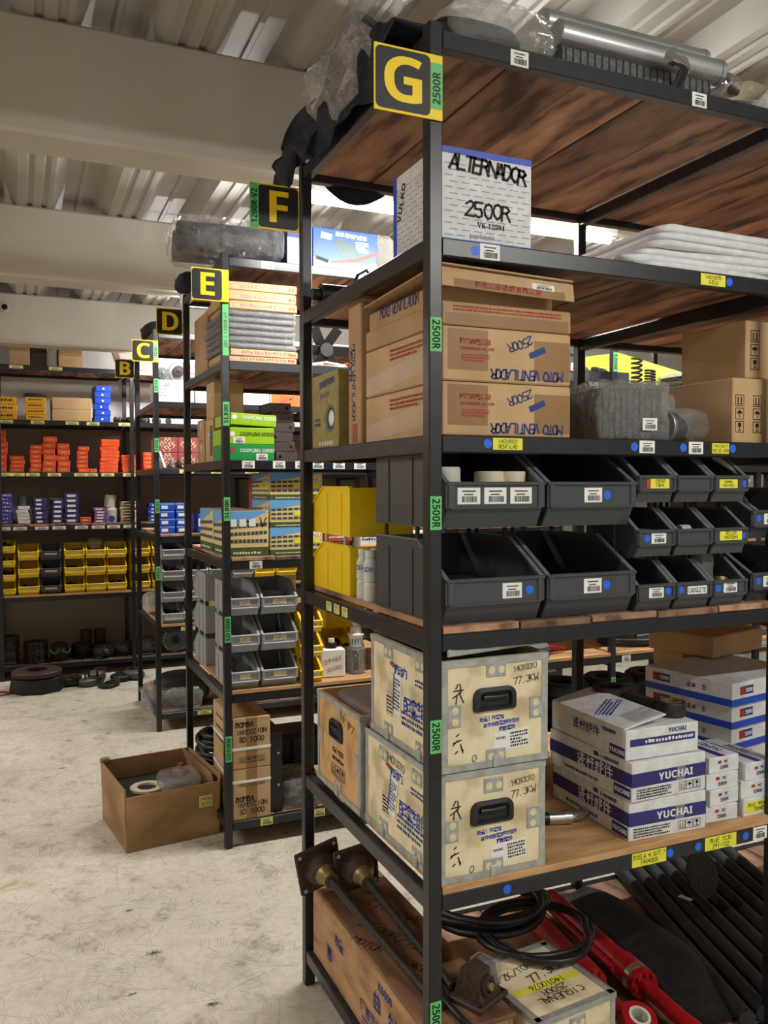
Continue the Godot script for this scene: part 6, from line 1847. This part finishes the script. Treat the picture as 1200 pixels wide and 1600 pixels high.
	for k in 5:
		var t := carton("blue_white_box", "blue and white carton in the row behind the building cartons", Vector3(0.11, 0.12, 0.2), Vector3(0.34 + k * 0.113, y, Z - 0.2), 0.0, M.boxblue, "blue and white cartons")
		rects(t, "white_label", fx(Vector3(0.11, 0.12, 0.2), "f"), [[-0.05, -0.02, 0.1, 0.05]], M.paper, 0.0006)
		tiny(t, fx(Vector3(0.11, 0.12, 0.2), "f"), 0, 0.005, 0.08, 0.03, 2, M.boxnavy)
	y = HG[4]
	for c in 6:
		for r in 4:
			if c > 1 and r < 2:
				continue
			var m: Material = M.bingrey if c < 4 else M.binyellow
			var t := bin("grey_bin" if c < 4 else "yellow_bin", "%s bin on the C rack, %s row of four" % ["light grey" if c < 4 else "yellow", ["bottom", "second", "third", "top"][r]], Vector3(0.115 + c * 0.148, y + r * 0.135, Z - 0.15), 0.0, 0.142, 0.112, 0.28, m, "bins on the C rack", 0.023 if r < 3 else 0.0, M.pin)
			lumps(t, "fitting", 5, 0.12, 0.2, 0.05, 0.02, M.rubber if c != 1 else M.alu, 40 + c * 4 + r)
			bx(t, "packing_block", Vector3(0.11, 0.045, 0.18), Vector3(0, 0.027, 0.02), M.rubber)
			if r == 0 and c == 0:
				note(t, bin_face(0.142, 0.112, 0.28), 0, 0, 0.11, 0.02, ["MOTOR SD30"], M.paper)
			if c > 1 and r == 2:
				bx(t, "stand", Vector3(0.14, 0.268, 0.24), Vector3(0, -0.135, 0), M.card2)
	var pl := thing("film_parcel", "crumpled brown paper parcel at the aisle end of the C rack", "package", Vector3(0.07, y, Z - 0.5))
	part(pl, "parcel", blob(Vector3(0.18, 0.16, 0.26), 154, 0.26, 2.4, 0.6), M.bagwhite)
	y = HG[5]
	var wr := thing("wrapped_fender", "black rounded part in shiny film on the C rack bottom shelf", "package", Vector3(0.14, y, Z - 0.22), -8.0)
	part(wr, "black_part", blob(Vector3(0.36, 0.22, 0.26), 155, 0.06, 1.4, 0.75), M.rubber, Vector3(0.05, 0.0, 0))
	part(wr, "film", crinkle(Vector3(0.36, 0.13, 0.34), 156, 0.02, 0.009, 0.05, 0.06), M.filmgrey, Vector3(-0.01, 0.0, 0.02))
	bx(wr, "yellow_tape", Vector3(0.2, 0.012, 0.02), Vector3(0.06, 0.122, 0.115), M.note, Vector3(12, 0, 3))
	for k in 3:
		var fl := thing("bolt_flange", "round steel flange with a ring of bolt holes on the C rack bottom shelf", "flange", Vector3(0.9 + k * 0.24, y, Z - 0.1), 0.0, "bolt flanges")
		part(fl, "flange", lathe([Vector2(0.07, 0), Vector2(0.112, 0), Vector2(0.112, 0.025), Vector2(0.07, 0.025), Vector2(0.07, 0)], 28), M.greyiron, Vector3(0, 0.112, 0), Vector3(80, 0, 0))
		part(fl, "hub", cyl(0.072, 0.02, 24), M.rubber, Vector3(0, 0.112, 0), Vector3(80, 0, 0))
		for q in 8:
			var a := TAU * q / 8
			part(fl, "bolt_hole", cyl(0.008, 0.028, 8), M.cable, Vector3(cos(a) * 0.09, 0.112 + sin(a) * 0.09, 0), Vector3(80, 0, 0))
	var dh := thing("hose_coil", "dark hose coil beside the wrapped black part on the C rack", "hose", Vector3(0.58, y, Z - 0.3))
	coil(dh, "hose", Vector3.ZERO, 0.17, 0.014, 7, M.cable, 41, 1.0, 1.4)

# ---------- rack along the back wall
func rack_a() -> void:
	var Z := -5.70
	var X0 := -1.93
	var R := rack("black steel wall rack with orange, yellow and blue goods along the back wall", Z, 5, false, X0, 0.5)
	for a in [[-0.77, 0], [-0.48, 0], [-0.85, 1], [-0.62, 1], [-0.36, 1], [-0.2, 1], [0.05, 1], [-0.87, 2], [-0.77, 2], [-0.66, 2], [-0.5, 2], [-0.3, 2], [-0.22, 2], [-0.09, 2], [0.08, 2], [-0.88, 3], [-0.76, 3], [-0.6, 3], [-0.47, 3], [-0.3, 3], [-0.17, 3], [-0.05, 3], [0.08, 3]]:
		sticker(R, rail_face(a[0] - X0, a[1]), 0, 0, 0.1, 0.026, 0, M.notepale if a[1] < 3 else M.paper)
	var y: float = HG[0]
	for k in 5:
		var s: Vector3 = [Vector3(0.14, 0.2, 0.3), Vector3(0.15, 0.21, 0.3), Vector3(0.12, 0.2, 0.25), Vector3(0.19, 0.1, 0.3), Vector3(0.18, 0.09, 0.3)][k]
		var p: Vector3 = [Vector3(-0.97, y, 0), Vector3(-0.745, y, 0), Vector3(-0.6, y, -0.05), Vector3(-0.36, y, 0), Vector3(-0.365, y + 0.101, 0)][k]
		carton("brown_box", ["brown carton at the outer end of the wall rack top", "tall brown carton on the wall rack top under the beam", "dark brown carton standing back on the wall rack top", "brown carton on the wall rack top, lower of two", "brown carton on the wall rack top, upper of two"][k], s, p + Vector3(0, 0, Z - 0.2), 0.0, [M.card, M.card, M.darkblock, M.card, M.card2][k], "")
	var jar := thing("clear_jar", "clear plastic bottle between cartons on the wall rack top", "bottle", Vector3(-0.5, y, Z - 0.12))
	part(jar, "bottle", lathe([Vector2(0, 0), Vector2(0.04, 0), Vector2(0.042, 0.13), Vector2(0.02, 0.16), Vector2(0.02, 0.18), Vector2(0, 0.18)], 18), M.filmgrey)
	bx(jar, "black_clamp", Vector3(0.02, 0.14, 0.03), Vector3(0.045, 0.09, 0.03), M.cable)
	var wd := thing("wood_offcut", "dark wooden offcut leaning on the wall rack top near the B sign", "wood", Vector3(0.02, y, Z - 0.2))
	bx(wd, "offcut", Vector3(0.05, 0.2, 0.04), Vector3(0, 0.1, 0), M.plank1, Vector3(0, 0, 18))
	y = HG[1]
	for c in 2:
		for r in 3 + c:
			var s := Vector3(0.18 if c == 0 else 0.155, 0.06 if c == 0 else 0.046, 0.22)
			var t := carton("yellow_box", ["yellow carton in the stack of three on the wall rack", "yellow carton in the stack of four under a black part"][c], s, Vector3([-0.86, -0.63][c], y + r * (s.y + 0.0005), Z - 0.17), rng.randf_range(-2, 2), M.boxyellow, ["stack of three yellow cartons", "stack of four yellow cartons"][c])
			tiny(t, fx(s, "f"), 0, 0.004, s.x * 0.7, s.y * 0.4, 1, M.ink)
	var bp := thing("black_strap", "black rubber part lying on the stack of four yellow cartons", "part", Vector3(-0.63, y + 0.186, Z - 0.15), 10.0)
	part(bp, "part", blob(Vector3(0.2, 0.04, 0.07), 160, 0.2, 2.0, 0.7), M.rubber)
	for r in 2:
		carton("brown_box", "wide brown carton on the wall rack second shelf, %s" % ["lower", "upper"][r], Vector3(0.3, 0.095, 0.3), Vector3(-0.36, y + r * 0.0955, Z - 0.2), [0, 0.8][r], M.card)
	for r in 6:
		var t := carton("blue_box", "blue carton in the single tall stack on the wall rack", Vector3(0.125, 0.0495, 0.2), Vector3(-0.125 + (r % 2) * 0.006, y + r * 0.05, Z - 0.15), rng.randf_range(-4, 4), M.boxblue, "tall stack of blue cartons")
		shape2(t, "white_emblem", fx(Vector3(0.125, 0.0495, 0.2), "f"), disc(0.009, 10), M.paper, 0.0006)
	for k in 5:
		var t := thing("camshaft_part", "black machined part in the row by the B sign on the wall rack", "part", Vector3(0.02 + k * 0.1, y, Z - 0.1), 20.0 * k, "black machined parts")
		part(t, "shaft", tube([Vector3(-0.05, 0.026, 0), Vector3(0.05, 0.026, 0)], 0.018, 12), M.iron)
		for q in 3:
			part(t, "lobe", cyl(0.026, 0.014, 14), M.iron if q != 1 else M.greyiron, Vector3(-0.04 + q * 0.035, 0.026, 0), Vector3(0, 0, -90))
	y = HG[2]
	# stacks of orange cartons: x, width, height of one, count, material
	var st := [[-0.885, 0.075, 0.048, 7, 1], [-0.775, 0.105, 0.032, 4, 1], [-0.64, 0.085, 0.036, 6, 1], [-0.535, 0.1, 0.0475, 6, 1], [-0.43, 0.095, 0.046, 5, 1], [-0.28, 0.085, 0.035, 6, 1], [-0.195, 0.055, 0.03, 1, 0], [-0.07, 0.145, 0.03, 9, 0], [0.085, 0.11, 0.024, 6, 0], [0.25, 0.1, 0.034, 5, 1], [0.37, 0.1, 0.034, 4, 0]]
	for i in st.size():
		var a: Array = st[i]
		for r in a[3]:
			var s := Vector3(a[1], a[2], 0.16)
			var t := carton("orange_box", "%s carton in the %s stack of %d along the wall rack" % ["red orange" if a[4] == 1 else "bright orange", ["first", "second", "third", "fourth", "fifth", "sixth", "seventh", "eighth", "ninth", "tenth", "eleventh"][i], a[3]], s, Vector3(a[0] + rng.randf_range(-0.004, 0.004), y + r * (s.y + 0.0004), Z - 0.12), rng.randf_range(-4, 4), M.orangedark if a[4] == 1 else M.orange, "orange cartons, stack %d" % (i + 1))
			tiny(t, fx(s, "f"), 0, 0, s.x * 0.5, s.y * 0.36, 1, M.boxyellow if a[4] == 1 else M.redcard)
	y = HG[3]
	var st2 := [[-0.86, 0.09, 0.03, 8, "boxblue", "blue"], [-0.735, 0.09, 0.028, 5, "whitecard", "white"], [-0.61, 0.1, 0.034, 6, "boxnavy", "navy"], [-0.48, 0.085, 0.038, 5, "boxnavy", "navy"], [-0.37, 0.105, 0.04, 6, "boxnavy", "navy"], [-0.155, 0.09, 0.024, 5, "violet", "violet"], [0.075, 0.12, 0.024, 7, "cream", "cream striped"], [0.3, 0.12, 0.03, 5, "boxblue", "blue"]]
	for i in st2.size():
		var a: Array = st2[i]
		for r in a[3]:
			var s := Vector3(a[1], a[2], 0.15)
			var t := carton("bearing_box", "small %s carton in the %s stack of the wall rack fourth shelf" % [a[5], ["first", "second", "third", "fourth", "fifth", "sixth", "seventh", "eighth"][i]], s, Vector3(a[0] + rng.randf_range(-0.004, 0.004), y + r * (s.y + 0.0004), Z - 0.11), rng.randf_range(-5, 5), M[a[4]], "small cartons, stack %d" % (i + 1))
			rects(t, "white_label", fx(s, "f"), [[-s.x * 0.3, -s.y * 0.22, s.x * (0.6 if i != 2 else 0.4), s.y * 0.44]], M.paper if i != 6 else M.ink, 0.0006)
			if i == 6 or i == 0:
				tiny(t, fx(s, "f"), 0, 0, s.x * 0.9, s.y * 0.7, 1, M.darkblock if i == 6 else M.redink, 0.0009)
	for k in 3:
		var t := thing("steel_sleeve", "round steel sleeve standing on the white carton stack of the wall rack", "sleeve", Vector3(-0.735, y + 0.1425 + k * 0.026, Z - 0.1), 0.0, "steel sleeves")
		part(t, "sleeve", cyl(0.042, 0.0258, 22), M.greyiron)
	var or1 := carton("orange_box", "small single red orange carton on the wall rack fourth shelf", Vector3(0.085, 0.045, 0.1), Vector3(-0.265, y, Z - 0.08), 0.0, M.orangedark)
	tiny(or1, fx(Vector3(0.085, 0.045, 0.1), "f"), 0, 0, 0.05, 0.016, 1, M.paper)
	for k in 2:
		var t := thing("plastic_jar", ["stubby clear jar with blue label on the wall rack", "clear jar tilted on top of the blue labelled jar"][k], "jar", Vector3(-0.06 - k * 0.01, y + k * 0.125, Z - 0.1))
		part(t, "jar", lathe([Vector2(0, 0), Vector2(0.05 - k * 0.005, 0), Vector2(0.052 - k * 0.005, 0.1 - k * 0.02), Vector2(0.045, 0.122 - k * 0.02), Vector2(0, 0.124 - k * 0.02)], 20), M.jar, Vector3.ZERO, Vector3(0, 0, -6 * k))
		if k == 0:
			shape2(t, "blue_label", Transform3D(Basis.IDENTITY, Vector3(0, 0.03, 0.0515)), disc(0.026, 16), M.boxblue, 0.0008)
	bx(self, "steel_plate", Vector3(0.12, 0.012, 0.1), Vector3(-0.48, y + 0.198, Z - 0.1), M.greyiron)
	var sp := get_node("steel_plate")
	sp.set_meta("label", "thin grey steel plate lying on a navy carton stack")
	sp.set_meta("category", "plate")
	y = HG[4]
	var cols := [[-0.875, 4, "y"], [-0.7, 3, "y"], [-0.535, 3, "g"], [-0.355, 3, "y"], [-0.19, 3, "y"], [-0.025, 3, "y"], [0.165, 3, "y"], [0.34, 3, "y"]]
	for i in cols.size():
		for r in cols[i][1]:
			var hh := 0.118 if cols[i][1] == 3 else 0.092
			var yel: bool = cols[i][2] == "y"
			var t := bin("yellow_bin" if yel else "grey_bin", "%s open bin on the wall rack, %s column, %s row" % ["yellow" if yel else "dark grey", ["first", "second", "third", "fourth", "fifth", "sixth", "seventh", "eighth"][i], ["bottom", "second", "third", "top"][r]], Vector3(cols[i][0], y + r * (hh + 0.021), Z - 0.13), 0.0, 0.158, hh, 0.24, M.binyellow if yel else M.binblack, "wall rack bins", 0.02 if r < cols[i][1] - 1 else 0.0)
			rects(t, "paper_label", bin_face(0.158, hh, 0.24), [[-0.045, -0.008, 0.09, 0.014]], M.cream, 0.0008)
			if (i * 5 + r * 3) % 4 != 0:
				lumps(t, "part_piece", 6, 0.13, 0.2, 0.045, 0.024, M.iron, 60 + i * 5 + r)
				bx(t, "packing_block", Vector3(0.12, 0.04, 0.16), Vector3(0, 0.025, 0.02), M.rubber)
	var fpar := thing("film_parcel", "crumpled film parcel in the top of a yellow bin column", "package", Vector3(-0.19, y + 0.278 + 0.045, Z - 0.11))
	part(fpar, "parcel", blob(Vector3(0.14, 0.13, 0.16), 165, 0.3, 2.6, 0.7), M.filmgrey)
	# bottom shelf: castings
	y = HG[5]
	for c in 2:
		for r in 3 - c:
			var rr: float = [0.085, 0.09][c]
			var hh: float = [0.075, 0.085][c]
			var t := thing("brake_drum", ["dark iron ring in the stack of three at the wall rack bottom", "dark iron drum with ribbed side at the wall rack bottom"][c], "drum", Vector3([-0.86, -0.655][c], y + r * (hh + 0.001), Z - 0.13), 0.0, ["stack of three iron rings", "pair of ribbed iron drums"][c])
			part(t, "drum", lathe([Vector2(rr * 0.55, 0.0), Vector2(rr, 0), Vector2(rr, hh * 0.25), Vector2(rr * 0.94, hh * 0.3), Vector2(rr * 0.94, hh * 0.7), Vector2(rr, hh * 0.75), Vector2(rr, hh), Vector2(rr * 0.55, hh), Vector2(rr * 0.55, 0.0)], 26), M.iron)
			if c == 1:
				for q in 16:
					var a := TAU * q / 16
					bx(t, "rib", Vector3(0.006, hh * 0.9, 0.008), Vector3(cos(a) * rr, hh / 2, sin(a) * rr), M.iron, Vector3(0, -rad_to_deg(a), 0), 0.001)
	var cast := [[-0.47, 0.2, 0.15, "turbine casting with pipe stubs", 2], [-0.3, 0.2, 0.13, "pump casting with twin ports", 2], [-0.13, 0.2, 0.1, "flat cast cover with round opening", 1], [0.05, 0.24, 0.1, "broad cast plate with oval opening", 1], [0.22, 0.2, 0.15, "ribbed cast housing", 2]]
	for i in cast.size():
		var a: Array = cast[i]
		var t := thing("engine_casting", "dark %s at the wall rack bottom" % a[3], "casting", Vector3(a[0], y, Z - 0.14 - (i % 2) * 0.07), 20.0 * i)
		part(t, "body", blob(Vector3(a[1] * 0.75, a[2], 0.17), 170 + i, 0.07, 1.6, 0.7), M.iron if i < 2 else M.greyiron)
		for q in a[4]:
			part(t, "port", lathe([Vector2(0.022, 0), Vector2(0.036, 0), Vector2(0.036, 0.03), Vector2(0.022, 0.03), Vector2(0.022, 0)], 18), M.iron, Vector3(-0.045 + q * 0.09, a[2] * 0.55, 0.06), Vector3(55, 0, 0))
		bx(t, "mounting_foot", Vector3(a[1], 0.016, 0.1), Vector3(0, 0.008, 0.02), M.iron, Vector3.ZERO, 0.004)
	for k in 2:
		var t := thing("pipe_stub", "round dark pipe stub standing among the castings of the wall rack", "pipe", Vector3(-0.25 + k * 0.11, y, Z - 0.36), 0.0, "pipe stubs")
		part(t, "pipe", lathe([Vector2(0.03, 0), Vector2(0.046, 0), Vector2(0.046, 0.2), Vector2(0.03, 0.2), Vector2(0.03, 0)], 18), M.rustiron)
	var gear := thing("ring_gear", "toothed steel gear wheel standing beside the C rack post", "gear", Vector3(0.46, y, Z - 0.1))
	part(gear, "wheel", lathe([Vector2(0.035, 0), Vector2(0.098, 0), Vector2(0.098, 0.024), Vector2(0.035, 0.024), Vector2(0.035, 0)], 32), M.greyiron, Vector3(0, 0.108, 0), Vector3(85, 0, 0))
	part(gear, "hub", cyl(0.036, 0.028, 20), M.iron, Vector3(0, 0.108, 0), Vector3(85, 0, 0))
	for q in 30:
		var a := TAU * q / 30
		bx(gear, "tooth", Vector3(0.012, 0.01, 0.022), Vector3(cos(a) * 0.102, 0.108 + sin(a) * 0.102, 0.012), M.alu, Vector3(0, 0, rad_to_deg(a)), 0.001)

func on_floor() -> void:
	var t := thing("open_carton", "worn open cardboard carton of bagged parts standing in the aisle", "carton", Vector3(-0.215, 0, -2.3), 7.0)
	var s := Vector3(0.41, 0.27, 0.44)
	for q in [-1, 1]:
		bx(t, "side_wall", Vector3(0.008, s.y, s.z), Vector3(q * s.x / 2, s.y / 2, 0), M.carddirty, Vector3(0, 0, -q * 1.5), 0.002)
		bx(t, "end_wall", Vector3(s.x, s.y if q < 0 else s.y * 0.88, 0.008), Vector3(0, s.y / 2 if q < 0 else s.y * 0.44, q * s.z / 2), M.carddirty, Vector3(q * 1.5, 0, 0), 0.002)
	bx(t, "base", Vector3(s.x - 0.01, 0.008, s.z - 0.01), Vector3(0, 0.004, 0), M.carddirty)
	bx(t, "side_flap", Vector3(0.006, 0.1, s.z * 0.94), Vector3(s.x / 2 - 0.02, s.y - 0.045, 0), M.carddirty, Vector3(0, 0, 14), 0.001)
	part(t, "torn_corner", blob(Vector3(0.05, 0.03, 0.05), 180, 0.3, 2.0), M.carddirty, Vector3(-s.x / 2 + 0.01, s.y - 0.01, -s.z / 2 + 0.01))
	note(t, Transform3D(Basis.IDENTITY, Vector3(0.14, 0.16, s.z / 2 + 0.006)), 0, 0, 0.06, 0.05, ["14030", "SD10"], M.notepale)
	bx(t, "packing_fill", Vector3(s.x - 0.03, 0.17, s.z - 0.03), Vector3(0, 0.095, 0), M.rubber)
	var rg := thing("gasket_ring", "white gasket ring lying in the open aisle carton", "ring", Vector3(-0.27, 0.181, -2.3), 20.0)
	part(rg, "ring", lathe([Vector2(0.045, 0), Vector2(0.075, 0), Vector2(0.075, 0.01), Vector2(0.045, 0.01), Vector2(0.045, 0)], 26), M.cream)
	var pb := thing("plastic_bag", "clear bag of parts lying in the open aisle carton", "bag", Vector3(-0.14, 0.181, -2.24))
	part(pb, "bag", blob(Vector3(0.22, 0.09, 0.26), 182, 0.3, 2.4, 0.7, 36, 20), M.filmgrey)
	var pr := thing("red_part", "dull red machine part in the rear of the open aisle carton", "part", Vector3(-0.1, 0.181, -2.42), 30.0)
	bx(pr, "body", Vector3(0.06, 0.035, 0.07), Vector3(0, 0.0175, 0), M.pinkred, Vector3.ZERO, 0.01)
	part(pr, "stem", cyl(0.015, 0.02, 14), M.pinkred, Vector3(0, 0.035, 0))
	var cl := thing("clutch_cover", "large dark round clutch cover lying on the floor by the wall rack", "casting", Vector3(-0.66, 0, -5.32))
	part(cl, "base", lathe([Vector2(0, 0), Vector2(0.2, 0), Vector2(0.205, 0.02), Vector2(0.19, 0.1), Vector2(0.17, 0.11), Vector2(0, 0.11)], 9), M.rubber)
	part(cl, "plate", lathe([Vector2(0.08, 0.11), Vector2(0.165, 0.11), Vector2(0.18, 0.12), Vector2(0.18, 0.145), Vector2(0.17, 0.155), Vector2(0.08, 0.155), Vector2(0.08, 0.11)], 30), M.rustiron)
	for k in 6:
		var p: Vector3 = [Vector3(-0.42, 0, -5.36), Vector3(-0.28, 0, -5.3), Vector3(-0.15, 0, -5.2), Vector3(-0.22, 0, -5.42), Vector3(-0.05, 0, -5.38), Vector3(0.06, 0, -5.4)][k]
		var d := thing("floor_casting", ["low dark bracket casting beside the clutch cover", "dark casting with upright studs on the floor", "flat dark ring plate on the floor nearest the C rack", "grey block casting on the floor by the studs", "dark flat bracket plate on the floor", "dark curved pipe bracket on the floor by the rack post"][k], "casting", p, 25.0 * k)
		part(d, "body", blob(Vector3(0.17, [0.07, 0.06, 0.03, 0.09, 0.05, 0.07][k], 0.13), 190 + k, 0.075, 1.8, 0.6), M.iron if k % 2 == 0 else M.greyiron)
		for q in 3:
			part(d, "stud", cyl(0.008, [0.05, 0.11, 0.035, 0.08, 0.05, 0.06][k], 10), M.iron, Vector3(-0.05 + q * 0.05, 0.005, 0.02 - (q % 2) * 0.04))
		part(d, "ring", lathe([Vector2(0.028, 0), Vector2(0.045, 0), Vector2(0.045, 0.02), Vector2(0.028, 0.02), Vector2(0.028, 0)], 18), M.rustiron, Vector3(0.04, [0.055, 0.045, 0.02, 0.078, 0.035, 0.055][k], 0.02))
	var wi := thing("red_wire", "tangle of thin red wire on the floor beside the clutch cover", "wire", Vector3(-0.93, 0, -5.25))
	coil(wi, "wire", Vector3.ZERO, 0.07, 0.003, 4, M.redpaint, 51, 1.0, 1.0)

# stocked racks on the other side of the main aisle, which shade the floor
func opposite_racks() -> void:
	for k in 3:
		var z: float = [0.0, -1.924, -3.802][k]
		rack("black steel rack across the main aisle, facing the rack with the %s sign" % ["G", "E", "C"][k], z, 2, true, -3.86)
		for hi in 6:
			for q in 2:
				carton("shading_carton", "large brown carton added out of view to block light in the rack that faces the %s sign" % ["G", "E", "C"][k], Vector3(0.9, 0.3, 0.76), Vector3(-3.34 + q * 1.01, HG[hi], z - 0.44), 0.0, M.card, "cartons across the aisle, rack %d" % (k + 1), "x")  # cartons added out of view so these racks block light
